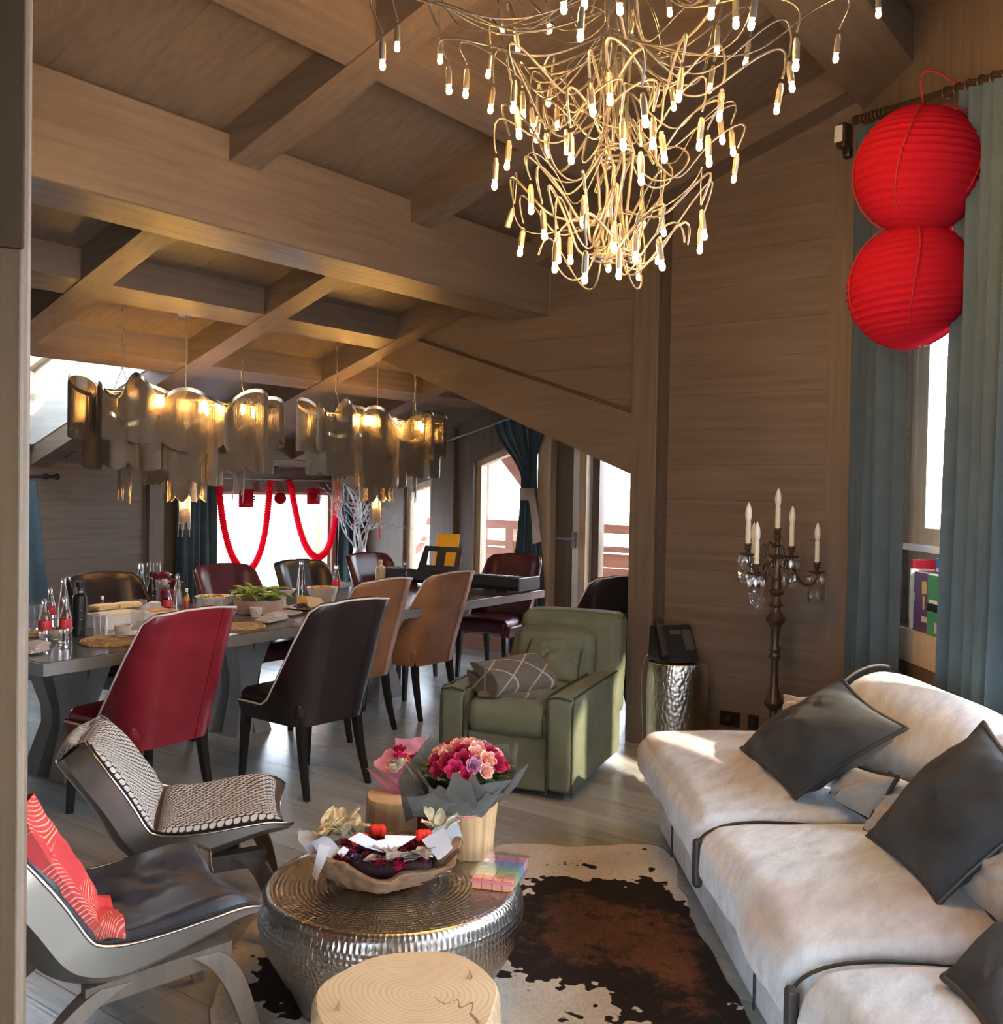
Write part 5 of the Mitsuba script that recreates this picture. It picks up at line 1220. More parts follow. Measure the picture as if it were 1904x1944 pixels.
part(yb, 'pages', kf(xf(basis(bx(-.097, .112, .003, .287, .003, .009), [0, 0, 0], [1, 0, 0], [0, -.25, .97], [0, .97, .25]), (MX - .05, .088, .128))), 'mat_white', False)

# ---------------------------------------------------------------- branches in a vase, red bead string
bq = ony(690, 1052, 6.55); bv = np.array([bq[0], 6.60])
scene['mat_silver'] = P((.66, .67, .68), .35, metallic=.3)
fs = thing('pedestal', 'slim dark pedestal carrying the white branches', 'pedestal')
part(fs, 'column', bx(bv[0] - .13, bv[0] + .13, bv[1] - .13, bv[1] + .13, .03, .62, .006), 'mat_bronze', False); part(fs, 'plinth', bx(bv[0] - .16, bv[0] + .16, bv[1] - .16, bv[1] + .16, 0, .03), 'mat_bronze', False)
vs = thing('branch_vase', 'vase of bare silver-white branches beside the back window', 'vase')
part(vs, 'vase', lathe([(.001, .62), (.06, .62), (.085, .70), (.09, .78), (.06, .90), (.055, .93), (.05, .93), (.05, .90), (.001, .89)], 28, (*bv, 0)), 'mat_silver', 60)
rb = np.random.default_rng(3); segs = []
def grow(p, d, L, r, dpt):
    n = 6; pts = [p]
    for i in range(n):
        d = d + rb.normal(0, .16, 3); d[2] += .05; d /= np.linalg.norm(d); pts.append(pts[-1] + d * L / n)
        if dpt < 3 and i >= 1 and rb.random() < (.72 if dpt < 2 else .55):
            s = rb.normal(0, 1, 3); s -= d * (s @ d); s /= np.linalg.norm(s); grow(pts[-1], d * .75 + s * .6, L * .50, r * .58, dpt + 1)
    segs.append((dpt, tube(np.array(pts), np.linspace(r, r * .45, n + 1), 5)))
for i in range(9):
    a = i * .7; grow(np.array([bv[0] + .03 * math.cos(a), bv[1] + .03 * math.sin(a), .88]), np.array([.30 * math.cos(a), .30 * math.sin(a), 1.0]) / 1.05, .50 + .10 * rb.random(), .0095, 0)
for i, (dpt, m) in enumerate([s for s in segs if s[0] == 0]): part(vs, 'branch', m, 'mat_silver', 60)
part(vs, 'twigs', cat([m for dpt, m in segs if dpt > 0]), 'mat_silver', 60, kind='stuff')
scene['mat_red'] = P((.62, .02, .02), .45)
scene['mat_red_glow'] = P((.70, .05, .06), .6)
rbx = ony(720, 1000, 6.50)
k = thing('bead_string', 'string of red beads with a tassel hanging in front of the white branches', 'ornament')
part(k, 'string', tube([[rbx[0], 6.50, 1.66], [rbx[0], 6.50, .95]], .0012, 4), 'mat_red')
for z in (1.33, 1.29, 1.25, 1.21): part(k, 'bead', lathe([(.0001, z - .016), (.014, z - .012), (.022, z), (.014, z + .012), (.0001, z + .016)], 14, (rbx[0], 6.50, 0)), 'mat_red', 60)
part(k, 'tassel', lathe([(.0001, 1.02), (.010, 1.02), (.013, 1.10), (.008, 1.17), (.0001, 1.19)], 12, (rbx[0], 6.50, 0)), 'mat_red_glow', 60)
part(k, 'hanger', tube([[rbx[0], 6.50, 1.64], [rbx[0], 6.50, roof1(6.5)]], .001, 4), 'mat_black')
for i in range(6):
    p = ony(672 + 3 * math.sin(i * 2), 940 + i * 11, 6.45); k = thing('red_ornament', ('topmost', 'second', 'third', 'fourth', 'fifth', 'lowest')[i] + ' of the six small red beads tied among the white branches, counted from the top', 'ornament', 'red beads among the white branches')
    scene[k] = mikit.ply(xf(trimesh.creation.icosphere(2, .011), p), 'mat_red', smooth=60)

# ---------------------------------------------------------------- tableware
for n, c, r in (('ceramic', (.62, .60, .55), .3), ('label_red', (.62, .05, .07), .45), ('cola', (.02, .008, .006), .1), ('sauce', (.50, .06, .01), .35), ('orange', (.75, .25, .02), .4), ('bread', (.72, .52, .26), .7), ('cream_food', (.74, .60, .36), .6), ('lettuce', (.22, .36, .06), .6), ('lettuce_pale', (.42, .50, .16), .6), ('grape', (.05, .03, .06), .3), ('napkin', (.50, .46, .44), .85), ('stoneware', (.52, .46, .38), .5), ('olive', (.12, .10, .04), .5), ('pinkwood', (.34, .22, .17), .5), ('darkred', (.16, .008, .02), .7), ('cheese', (.78, .50, .18), .5), ('salad', (.52, .30, .12), .6)):
    scene['mat_' + n] = P(c, r)
scene['mat_water'] = {'type': 'dielectric', 'int_ior': 1.33}
def tb_at(px, py): q = onz(px, py, TZ + .001); return np.array([q[0], q[1], TZ + .001])
def scale_of(p, dpx): return dpx * ((np.asarray(p) - ORG) @ FWD) / FPX
SODA = [(.0001, 0), (.024, 0), (.029, .006), (.029, .03), (.026, .055), (.0285, .085), (.030, .105), (.028, .135), (.018, .170), (.012, .195), (.0125, .215), (.0145, .220), (.0145, .232), (.012, .235)]
TALL = [(.0001, 0), (.034, 0), (.038, .008), (.038, .06), (.034, .13), (.024, .21), (.015, .27), (.0135, .29), (.016, .295), (.016, .318), (.013, .32)]
def bottle(label, px, py, top, prof, kind, group=None):
    p = tb_at(px, py); h = scale_of(p, py - top); s = h / prof[-1][1]
    k = thing('bottle', label, 'bottle', group)
    pr = [(r * s, z * s) for r, z in prof]
    part(k, 'glass', lathe(pr + [(.0001, pr[-1][1])], 24, p), {'dark': 'mat_black', 'stone': 'mat_stoneware'}.get(kind, 'mat_glass_thin' if kind in ('cola', 'sauce') else 'mat_crystal'), 60)
    def band(z0, z1, mat, nm, e=1.03):
        zz = np.linspace(z0, z1, 6); rr = np.interp(zz, [z for r, z in pr[1:]], [r for r, z in pr[1:]]) * e
        part(k, nm, lathe([(r, z) for r, z in zip(rr, zz)], 24, p), mat, 60)
    def fill(z1, mat, nm):
        zz = np.linspace(.004 * s, z1, 14); rr = np.interp(zz, [z for r, z in pr[1:]], [r for r, z in pr[1:]]) * .94
        part(k, nm, lathe([(.0001, zz[0])] + [(r, z) for r, z in zip(rr, zz)] + [(.0001, z1)], 24, p), mat, 60)
    if kind in ('label', 'cola'): band(h * .36, h * .56, 'mat_label_red', 'label')
    if kind == 'label': band(h * .43, h * .49, 'mat_white', 'label_print', 1.045) if False else None
    if kind == 'cola': fill(h * .62, 'mat_cola', 'drink')
    if kind == 'sauce': fill(h * .70, 'mat_sauce', 'sauce'); band(h * .50, h * .72, 'mat_orange', 'label'); band(h * .86, h, 'mat_white', 'cap', 1.1)
    if kind == 'dark':
        band(h * .90, h * .999, 'mat_black_matte', 'cap', 1.15); band(h * .80, h * .83, 'mat_steel', 'collar', 1.05)
        for z0, z1 in ((.44, .52), (.30, .33), (.12, .18)):
            part(k, 'white_print', xf(tube([[pr[3][0] * 1.01 * math.cos(a), pr[3][0] * 1.01 * math.sin(a), 0] for a in np.linspace(-2.05, -1.75, 6)], .0012, 4), p + [0, 0, h * (z0 + z1) / 2]), 'mat_white')
    return k
OILB = [(.0001, 0), (.034, 0), (.036, .004), (.036, .20), (.030, .212), (.014, .222), (.013, .25), (.0155, .252), (.0155, .278), (.014, .28)]
bottle('small clear bottle with red label nearest the table corner', 85, 1229, 1137, SODA, 'label')
bottle('small clear bottle with red label, second from the table corner', 124, 1226, 1133, SODA, 'label')
bottle('small clear bottle with red label behind the corner pair', 96, 1196, 1116, SODA, 'label')
bottle('tall clear water bottle behind the black oil bottle', 121, 1192, 1097, TALL, 'clear')
bottle('tall black oil bottle with white print', 151, 1207, 1104, OILB, 'dark')
bottle('small hot sauce bottle with orange label by the bread dish', 194, 1178, 1131, SODA, 'sauce')
bottle('dark cola bottle with red label beside the red chair', 318, 1175, 1109, SODA, 'cola')
bottle('tall clear water bottle next to the dark cola', 337, 1170, 1089, TALL, 'clear')
bottle('small sauce bottle between the tall bottle and the salad bowl', 354, 1163, 1117, SODA, 'sauce')
bottle('tall clear water bottle in front of the dark far chair', 571, 1147, 1063, TALL, 'clear')
bottle('small clear bottle with red label before the white branches', 638, 1138, 1072, SODA, 'label')
bottle('beige stoneware bottle behind the tan chairs', 722, 1118, 1062, [(.0001, 0), (.036, 0), (.038, .006), (.038, .15), (.030, .172), (.014, .182), (.014, .20), (.017, .203), (.017, .222), (.012, .226)], 'stone')
bottle('clear bottle near the piano end of the table', 768, 1120, 1066, TALL, 'clear')
bottle('tall clear bottle at the far table edge left of the cola', 266, 1149, 1069, TALL, 'clear')
bottle('dark twisted bottle at the far table edge', 288, 1150, 1085, SODA, 'dark')
def tumbler(label, px, py, top, w, group=None):
    p = tb_at(px, py); h = scale_of(p, py - top); r = scale_of(p, w / 2)
    k = thing('tumbler', label, 'glass', group)
    part(k, 'glass', lathe([(.0001, .002), (r * .82, .002), (r * .86, .008), (r, h), (r * .95, h), (r * .80, .012), (.0001, .012)], 24, p), 'mat_glass_thin', 60)
    part(k, 'base', lathe([(.0001, 0), (r * .8, 0), (r * .82, .009), (.0001, .009)], 24, p), 'mat_crystal', 60)
tumbler('clear tumbler at the left edge beside the red-labelled bottles', 66, 1194, 1148, 26)
tumbler('round clear tumbler in front of the bread dish', 191, 1209, 1166, 28)
tumbler('etched clear tumbler right of the white pot', 260, 1208, 1156, 27)
tumbler('clear tumbler on the far side by the folded napkin', 266, 1168, 1138, 25)
for px, l in ((375, 'clear tumbler left of a pair behind the red chair'), (396, 'clear tumbler in the middle behind the red chair'), (421, 'clear tumbler right behind the red chair')): tumbler(l, px, 1166, 1136, 18)
def flute(label, px, py, top):
    p = tb_at(px, py); h = scale_of(p, py - top); k = thing('flute_glass', label, 'glass')
    part(k, 'bowl', lathe([(.0001, h * .4), (.016, h * .48), (.024, h * .7), (.020, h)], 20, p), 'mat_glass_thin', 60); part(k, 'stem', lathe([(.0001, 0), (.03, .001), (.028, .004), (.004, .01), (.0035, h * .4), (.0001, h * .41)], 16, p), 'mat_crystal', 60)
flute('left champagne flute at the far table edge', 278, 1146, 1068); flute('right champagne flute at the far table edge', 297, 1146, 1068)
# woven placemats
def mat_round(label, px, py, rx):
    p = tb_at(px, py); R = scale_of(p, rx); k = thing('placemat', label, 'placemat', None)
    scene.setdefault('mat_straw', P(proc(lambda p, n, uv: mix((.30, .19, .08), (.62, .46, .22), noise(p.x * 90, p.y * 90, 0))), .7))
    for i in range(int(R / .016)):
        r = R - .008 - i * .016; n = 60; a = np.arange(n) * 2 * np.pi / n
        part(k, 'braid', tube(np.stack([p[0] + (r + .0025 * np.sin(a * int(r * 420))) * np.cos(a), p[1] + (r + .0025 * np.sin(a * int(r * 420))) * np.sin(a), p[2] + .006 + .002 * np.cos(a * int(r * 420))], 1), .0078, 5, closed=True), 'mat_straw', 60)
    return p, R
mp, mR = mat_round('round woven straw placemat with a white pot near the table corner', 218, 1219, 64)
mat_round('round woven straw placemat right of the red chair', 458, 1191, 45)
mat_round('round woven straw placemat at the left edge', 62, 1206, 40)
mat_round('round woven straw placemat left of the dark chair', 640, 1165, 48)
def pot(label, px, py, top, w, dz=.0):
    p = tb_at(px, py) + [0, 0, dz]; h = scale_of(p, py - top); r = scale_of(p, w / 2); k = thing('ceramic_pot', label, 'pot')
    part(k, 'pot', lathe([(.0001, 0), (r * .76, 0), (r * .78, .004), (r * .93, h * .85), (r * 1.0, h * .88), (r, h), (r * .93, h), (r * .74, h * .2), (.0001, h * .2)], 28, p), 'mat_ceramic', 50)
    part(k, 'rim_line', lathe([(r * 1.004, h * .90), (r * 1.006, h * .93)], 28, p), 'mat_napkin')
    for i in range(3): part(k, 'print', tube([p + np.array([r * .87 * math.cos(a), r * .87 * math.sin(a), h * (.55 - .09 * i)]) for a in np.linspace(-2.5, -2.1 + .05 * i, 6)], .0008, 4), 'mat_black')
pot('white porcelain pot on the straw placemat near the corner', 233, 1214, 1191, 33, .014)
pot('white porcelain pot beside the grey napkin', 486, 1171, 1153, 25)
pot('white porcelain pot half hidden behind the red chair', 296, 1192, 1173, 30)
def dish(label, c, sx, sy, h, rz, contents):
    k = thing('baking_dish', label, 'dish'); m = m3.Manifold.hull_points([]) if False else None
    o = sg.box(-sx / 2, -sy / 2, sx / 2, sy / 2).buffer(.015); i = o.buffer(-.010)
    part(k, 'dish', xf(cat([prism(o.difference(i), h), prism(o, .008), xf(prism(o.buffer(.008).difference(i), .008), (0, 0, h - .008))]), c, rz), 'mat_ceramic', 30)
    for j, (n, mesh, mt) in enumerate(contents): part(k, n, xf(mesh, c, rz), mt, 60)
c = tb_at(222, 1188)
dish('white rectangular baking dish of golden gratin near the table corner', c, .24, .15, .07, TA, [('gratin', softbox(.23, .14, .02, .008, 8, .012, .006, 2, 20).apply_translation([0, 0, .062]), 'mat_cream_food')])
c2 = tb_at(290, 1180)
dish('white rectangular baking dish partly hidden behind the red chair', c2, .22, .14, .06, TA, [('filling', softbox(.21, .13, .02, .008, 8, .01, .006, 3, 20).apply_translation([0, 0, .052]), 'mat_salad')])
for i, (px, py) in enumerate(((225, 1160), (262, 1156))):
    q = tb_at(px, py + 22); k = solo('bread_slice', xf(softbox(.16, .10, .025, .01, 16, .008, .004, i, 14), q + np.array([0.0, .12, .075]), TA + .1 * i), 'mat_bread', ('long slab of bread lying behind the gratin', 'short slab of bread behind the etched tumbler')[i], 'bread', smooth=60)
def bowl(label, px, py, top, w, prof, mat, name='serving_bowl'):
    p = tb_at(px, py); h = scale_of(p, py - top); r = scale_of(p, w / 2); k = thing(name, label, 'bowl')
    part(k, 'bowl', lathe([(a * r, b * h) for a, b in prof], 36, p), mat, 50); return k, p, h, r
FOOT = [(.0001, 0), (.45, 0), (.45, .06), (.40, .12), (.62, .25), (.86, .62), (1.0, .98), (.97, 1.0), (.82, .66), (.5, .32), (.0001, .28)]
k, p, h, r = bowl('white footed bowl of chopped salad behind the red chair', 408, 1158, 1131, 76, FOOT, 'mat_ceramic')
def heap(k, p, r, z, n, mats, sz, seed, nm='piece', dome=.3):
    q = np.random.default_rng(seed)
    for i in range(n):
        a, t = q.uniform(0, 6.28), math.sqrt(q.random()) * r
        m = softbox(*(q.uniform(.6, 1.4, 3) * sz), sz * .3, 4)
        part(k, nm, xf(m, (p[0] + t * math.cos(a), p[1] + t * math.sin(a), z + dome * (1 - (t / r) ** 2) * r), q.uniform(0, 6), q.uniform(-.6, .6)), mats[i % len(mats)], 60)
heap(k, p, r * .78, p[2] + h * .86, 40, ['mat_sauce', 'mat_lettuce', 'mat_salad', 'mat_cream_food'], .016, 1, dome=.16)
k, p, h, r = bowl('low wooden bowl heaped with green salad leaves in the middle of the table', 490, 1163, 1137, 92, [(.0001, 0), (.92, 0), (.97, .06), (1.0, .9), (.99, 1.0), (.94, 1.0), (.92, .2), (.0001, .2)], 'mat_pinkwood')
def leaf(L, w, q):
    S = np.linspace(0, 1, 7); V = []
    b = q.uniform(.3, 1.0)
    for s in S:
        hw = w * math.sin(math.pi * min(.97, s * .9 + .08)) ** .8
        V.append([[s * L, v * hw, .5 * L * b * s * (1 - s) + .25 * hw * v * v + .004 * math.sin(9 * s + 5 * v)] for v in (-1, -.5, 0, .5, 1)])
    V = np.array(V); return cat([grid(V), grid(V + [0, 0, .001], flip=True)])
q = np.random.default_rng(4)
for i in range(60):
    a, t = q.uniform(0, 6.28), math.sqrt(q.random()) * r * .85
    part(k, 'leaf', xf(leaf(q.uniform(.06, .12), q.uniform(.012, .024), q), (p[0] + t * math.cos(a), p[1] + t * math.sin(a), p[2] + h * .85 + .055 * (1 - (t / r) ** 2) + q.uniform(0, .02)), q.uniform(0, 6.28), 0, q.uniform(-.5, .3)), ('mat_lettuce', 'mat_lettuce_pale')[i % 2], 60)
k, p, h, r = bowl('white pedestal bowl of dark berries', 537, 1153, 1118, 48, [(.0001, 0), (.55, 0), (.5, .05), (.26, .14), (.22, .5), (.30, .58), (.85, .86), (1.0, .98), (.98, 1.0), (.8, .9), (.3, .66), (.0001, .64)], 'mat_ceramic')
heap(k, p, r * .7, p[2] + h * .93, 30, ['mat_grape', 'mat_darkred'], .013, 6, 'berry', .12)
k, p, h, r = bowl('large white bowl of yellow stew near the far side of the table', 612, 1143, 1114, 60, [(.0001, 0), (.6, 0), (.72, .1), (.92, .7), (1.0, .98), (.96, 1.0), (.86, .75), (.0001, .72)], 'mat_ceramic')
part(k, 'stew', lathe([(.0001, h * .93), (r * .90, h * .90)], 28, p), 'mat_orange', 60); heap(k, p, r * .7, p[2] + h * .93, 24, ['mat_orange', 'mat_cream_food'], .014, 8, dome=.08)
for i in range(3): part(k, 'print', tube([p + np.array([r * .90 * math.cos(a), r * .90 * math.sin(a), h * .55]) for a in np.linspace(-1.6 + .12 * i, -1.53 + .12 * i, 4)], .002, 4), 'mat_napkin')
def plate(label, px, py, w, dz=0, mat='mat_ceramic'):
    p = tb_at(px, py) + [0, 0, dz]; r = scale_of(p, w / 2); k = thing('plate', label, 'plate')
    part(k, 'plate', lathe([(.0001, 0), (r * .6, 0), (r, .014), (r * .99, .017), (r * .62, .005), (.0001, .005)], 36, p), mat, 60); return p, r
p, r = plate('plate with cheese and grapes beside the tall bottle', 588, 1156, 84)
ck = solo('cheese_wedge', xf(hull([[x, y, z] for x, y, z in ((-.09, -.035, 0), (.09, -.05, 0), (.09, .05, 0), (-.09, .05, 0), (-.06, .0, .07), (.07, -.03, .045), (.08, .04, .05), (-.08, .05, .075))]), p + [.03, .02, .012], .3), 'mat_cheese', 'wedge of yellow cheese on the plate by the tall bottle', 'cheese')
gk = thing('grape_bunch', 'small bunch of dark grapes beside the cheese', 'grapes'); heap(gk, p + [-.09, -.02, 0], .045, p[2] + .018, 18, ['mat_grape', 'mat_grape', 'mat_darkred'], .017, 9, 'grape', .5)
plate('flat white plate between the napkin and the cheese plate', 545, 1167, 58)
plate('white plate under the pot on the corner placemat', 245, 1212, 56, .013)
p = tb_at(372, 1142)
def napkin(label, px, py, sx, sy, rz, seed):
    p = tb_at(px, py); k = thing('napkin', label, 'napkin')
    for i in range(3): part(k, 'fold', xf(softbox(sx * (1 - .12 * i), sy * (1 - .1 * i), .012, .005, 16, .012, .009, seed + i, 12), p + [.012 * i, 0, .012 + .011 * i], rz + .07 * i), 'mat_napkin', 60)
napkin('folded grey linen napkin in front of the salad bowl', 515, 1180, .20, .10, TA + .2, 3)
napkin('crumpled grey napkin on the table corner', 58, 1240, .12, .10, .4, 8)
napkin('crumpled white napkin by the far tumbler', 285, 1158, .12, .07, .2, 5)
k, p, h, r = bowl('small ceramic bowl of olives among the bottles', 110, 1213, 1192, 54, FOOT, 'mat_ceramic'); heap(k, p, r * .75, p[2] + h * .85, 20, ['mat_olive'], .014, 12, 'olive', .12)
# dark red flowers on the far side
def rose(c, R, seed, mats, k, nm='rose', tilt=(0, 0)):
    q = np.random.default_rng(seed); ms = []
    for ring, (n, rr, hh, open_) in enumerate(((3, .22, .95, .05), (4, .40, .95, .18), (5, .62, .85, .42), (6, .85, .65, .75))):
        for i in range(n):
            a0 = 2 * np.pi * i / n + ring * .7 + q.uniform(-.15, .15); w = 2 * np.pi / n * .72
            P_ = []
            for s in np.linspace(0, 1, 5):
                row = []
                for v in np.linspace(-1, 1, 6):
                    a = a0 + v * w * (.35 + .65 * math.sin(math.pi * min(1, s * .8 + .2)) ** .7)
                    r_ = R * rr * (.35 + .65 * s ** .6) + R * open_ * s ** 3 * .35
                    z = R * (-.75 + (hh + .75) * s - .18 * v * v * s - .30 * open_ * s ** 4)
                    row.append([r_ * math.cos(a), r_ * math.sin(a), z * .75])
                P_.append(row)
            P_ = np.array(P_); ms.append(grid(P_))
    return part(k, nm, xf(xf(cat(ms), rz=seed * 1.3), c, 0, tilt[0], tilt[1]), mats, 60)
fc = tb_at(318, 1148); k = thing('table_bouquet', 'dark red flowers in a small vase at the far table edge', 'flowers')
part(k, 'vase', lathe([(.0001, 0), (.05, 0), (.055, .08), (.05, .10), (.0001, .09)], 24, fc), 'mat_darkred', 60)
q = np.random.default_rng(2)
for i in range(11): rose(fc + np.array([q.uniform(-.10, .10), q.uniform(-.06, .06), .13 + q.uniform(0, .07)]), .035, i, ('mat_darkred', 'mat_darkred', 'mat_ceramic')[i % 3 if i < 9 else 0], k, 'flower')
# red bag under the table
bp_ = onz(122, 1312, 0)[:2]
k = thing('red_bag', 'red cloth bag on the floor under the dining table', 'bag')
part(k, 'bag', xf(softbox(.24, .16, .22, .05, 16, .02, .02, 4, 9), (bp_[0], bp_[1], .115)), 'mat_red', 60); part(k, 'handle', tube(spline([[bp_[0] - .06, bp_[1], .22], [bp_[0] - .04, bp_[1], .30], [bp_[0] + .04, bp_[1], .30], [bp_[0] + .06, bp_[1], .22]], 16), .008, 6), 'mat_red', 60)

# ---------------------------------------------------------------- coffee table things
# bouquet in a wooden planter
VB = onz(893, 1632, CTZ)[:2]; VB = VB + (CT - VB) / np.linalg.norm(CT - VB) * -.0
VC = onz(895, 1622, CTZ + .0)[:2]
pl = thing('wooden_planter', 'striped pale wood planter on the coffee table holding the rose bouquet', 'planter')
def pl_fn(p, n, uv):
    a = dr.atan2(p.y - float(VC[1]), p.x - float(VC[0])); g = fbm(a * 5, p.z * 2.5, 2., 3); s = noise(a * 24, p.z * 3, 1.)
    return mix((.40, .21, .08), (.72, .50, .27), dr.clip(.2 + .9 * g + .5 * (s - .5), 0, 1))
scene['mat_planter'] = P(proc(pl_fn), .5)
n = 48; a = np.arange(n) * 2 * np.pi / n
def pr(r, z): return np.stack([VC[0] + r * np.cos(a) * (1 + .02 * np.sin(3 * a)), VC[1] + r * np.sin(a) * (1 + .02 * np.sin(3 * a)), np.full(n, CTZ + z)], 1)
part(pl, 'pot', loft([pr(.066, .001), pr(.068, .004), pr(.075, .10), pr(.083, .172), pr(.084, .178), pr(.078, .178), pr(.070, .12)]), 'mat_planter', 50)
part(pl, 'liner', lathe([(.079, CTZ + .172), (.082, CTZ + .182), (.078, CTZ + .184), (.072, CTZ + .15)], 40, (*VC, 0)), 'mat_black', 60)
for nm, c, r in (('rose_hot', (.62, .03, .14), .55), ('rose_crimson', (.38, .01, .05), .6), ('rose_blush', (.74, .40, .33), .55), ('rose_pink', (.70, .22, .30), .55), ('rose_lilac', (.45, .22, .36), .55), ('leafgreen', (.05, .10, .03), .5), ('white_bud', (.66, .64, .50), .6), ('brown_paper', (.36, .22, .12), .8), ('paper_white', (.82, .86, .95), .6), ('dry_cream', (.62, .54, .34), .7), ('dry_silver', (.30, .29, .27), .35)):
    scene['mat_' + nm] = P(c, r)
scene['mat_wrap_grey'] = {'type': 'principledthin', 'base_color': {'type': 'rgb', 'value': [.17, .175, .168]}, 'roughness': .6, 'diff_trans': .5, 'eta': 1.3}
scene['mat_wrap_pink'] = {'type': 'principledthin', 'base_color': {'type': 'rgb', 'value': [.72, .30, .40]}, 'roughness': .6, 'diff_trans': .6, 'eta': 1.3}
bq_ = thing('rose_bouquet', 'round bouquet of pink and crimson roses in grey tissue wrap in the planter', 'bouquet')
BC = np.array([VC[0] - .008, VC[1] + .018, CTZ + .268])
q = np.random.default_rng(11); pal = ['mat_rose_hot', 'mat_rose_blush', 'mat_rose_crimson', 'mat_rose_pink', 'mat_rose_blush', 'mat_rose_hot', 'mat_rose_lilac', 'mat_rose_crimson']
vt = -FWD * [1, 1, 0]; vt /= np.linalg.norm(vt)
pts = []
for i in range(34):
    z = 1 - (i + .5) / 34 * .85; ph_ = i * 2.399963; rr_ = math.sqrt(1 - z * z)
    d = np.array([rr_ * math.cos(ph_), rr_ * math.sin(ph_), z]); pts.append(d)
for i, d in enumerate(pts):
    R = q.uniform(.024, .032)
    c = BC + d * [.115, .115, .085]
    rx_, ry_ = -math.asin(d[1]) * .8, math.asin(d[0]) * .8
    rose(c, R, 40 + i, pal[int(q.integers(0, 8))] if i % 9 else 'mat_rose_blush', bq_, 'rose', (-d[1] * 1.0 + .25 * vt[1] * -1, d[0] * 1.0 + .25 * vt[0]))
for i in range(16):
    ph_ = i * .4; d = np.array([math.cos(ph_), math.sin(ph_), .05])
    part(bq_, 'leaf', xf(leaf(.06, .016, q), BC + d * [.10, .10, .05] + [0, 0, -.02], ph_, 0, -.4), 'mat_leafgreen', 60)
for i in range(7):
    ph_ = math.atan2(vt[1], vt[0]) + .5 + i * .12; part(bq_, 'white_bud', xf(trimesh.creation.icosphere(2, .011), BC + np.array([.125 * math.cos(ph_), .125 * math.sin(ph_), -.035 + .008 * (i % 2)])), 'mat_white_bud', 60)
part(bq_, 'stems', lathe([(.02, CTZ + .10), (.03, CTZ + .16), (.06, CTZ + .21), (.10, CTZ + .25), (.0001, CTZ + .27)], 20, (BC[0], BC[1], 0)), 'mat_leafgreen', 60)
def wrap(c, r0, r1, z0, z1, sd, a0=0, a1=2 * np.pi, cone=1.4):
    A = np.linspace(a0, a1, 90); P_ = []
    for s in np.linspace(0, 1, 16):
        row = []
        for t in A:
            pk = .035 * math.sin(5 * t + sd) + .02 * math.sin(11 * t + 2 * sd) + .012 * math.sin(23 * t)
            r_ = r0 + (r1 - r0) * s ** .8 + pk * s ** 1.5 * .6; z = z0 + (z1 - z0) * s ** cone + pk * s * 1.1
            row.append([c[0] + r_ * math.cos(t), c[1] + r_ * math.sin(t), z])
        P_.append(row)
    return grid(np.array(P_))
vw = math.atan2(vt[1], vt[0])
part(bq_, 'tissue_wrap', wrap(BC, .035, .15, CTZ + .15, CTZ + .245, 1.0), 'mat_wrap_grey', 60)
part(bq_, 'tissue_wrap', wrap(BC, .03, .18, CTZ + .145, CTZ + .262, 2.3), 'mat_wrap_grey', 60)
def sheet_tri(o, p_list, mat, k, nm):
    c = np.asarray(p_list, float); u, v = np.meshgrid(np.linspace(0, 1, 14), np.linspace(0, 1, 14), indexing='ij')
    S = ((1 - u) * (1 - v))[..., None] * c[0] + (u * (1 - v))[..., None] * c[1] + (u * v)[..., None] * c[2] + ((1 - u) * v)[..., None] * c[3]
    nz = meshkit.fbm(S * 14, 3, 2) - .5; S = S + nz[..., None] * .02
    part(k, nm, cat([grid(S), grid(S + [0.0, 0.0, .0008], flip=True)]), mat, 60)
def bdep(px, py, off=0): return dep(px, py, float((BC - ORG) @ FWD) + off)
sheet_tri(0, [bdep(770, 1560, .10), bdep(755, 1480, .08), bdep(822, 1388, .12), bdep(880, 1500, .13)], 'mat_wrap_grey', bq_, 'tissue_sheet')
sheet_tri(0, [bdep(905, 1560, .10), bdep(850, 1430, .15), bdep(965, 1412, .13), bdep(978, 1470, .06)], 'mat_wrap_grey', bq_, 'tissue_sheet')
sheet_tri(0, [bdep(785, 1550, -.11), bdep(915, 1553, -.13), bdep(972, 1480, -.12), bdep(772, 1512, -.13)], 'mat_wrap_grey', bq_, 'tissue_sheet')
part(bq_, 'ribbon', tube(spline([bdep(830, 1556, -.10), bdep(870, 1550, -.12), bdep(905, 1548, -.12), bdep(915, 1540, -.10), bdep(880, 1552, -.13)], 30), .003, 6), 'mat_rose_pink', 60)
# pink wrapped bouquet behind
PB = np.array([*onz(760, 1530, .42)[:2], 0.0]); bp2 = dep(775, 1455, float((BC - ORG) @ FWD) + .36)
pb = thing('pink_bouquet', 'pink wrapped bouquet standing on the log stool behind the rose bouquet', 'bouquet')
stz = .43; base = np.array([s2[0] + .03, s2[1] - .02, stz])
part(pb, 'wrap', loft([[base * (1 - s) + bp2 * s + (RGT * math.cos(t) + np.cross(RGT, [0, 0, 1]) * math.sin(t) * .7 + np.array([0, 0, .35]) * math.cos(t + 2.2)) * (.03 + .085 * s + .012 * s * math.sin(5 * t)) for t in np.linspace(0, 2 * np.pi, 30)[:-1]] for s in np.linspace(0, 1, 8)], cap=False), 'mat_wrap_pink', 60)
e0 = float((bp2 - ORG) @ FWD)
sheet_tri(0, [dep(762, 1530, e0 - .03), dep(695, 1455, e0 - .06), dep(720, 1470, e0 - .06), dep(775, 1500, e0 - .02)], 'mat_wrap_pink', pb, 'wrap_sheet')
sheet_tri(0, [dep(750, 1450, e0 + .08), dep(750, 1400, e0 + .09), dep(808, 1402, e0 + .09), dep(812, 1450, e0 + .08)], 'mat_wrap_pink', pb, 'wrap_sheet')
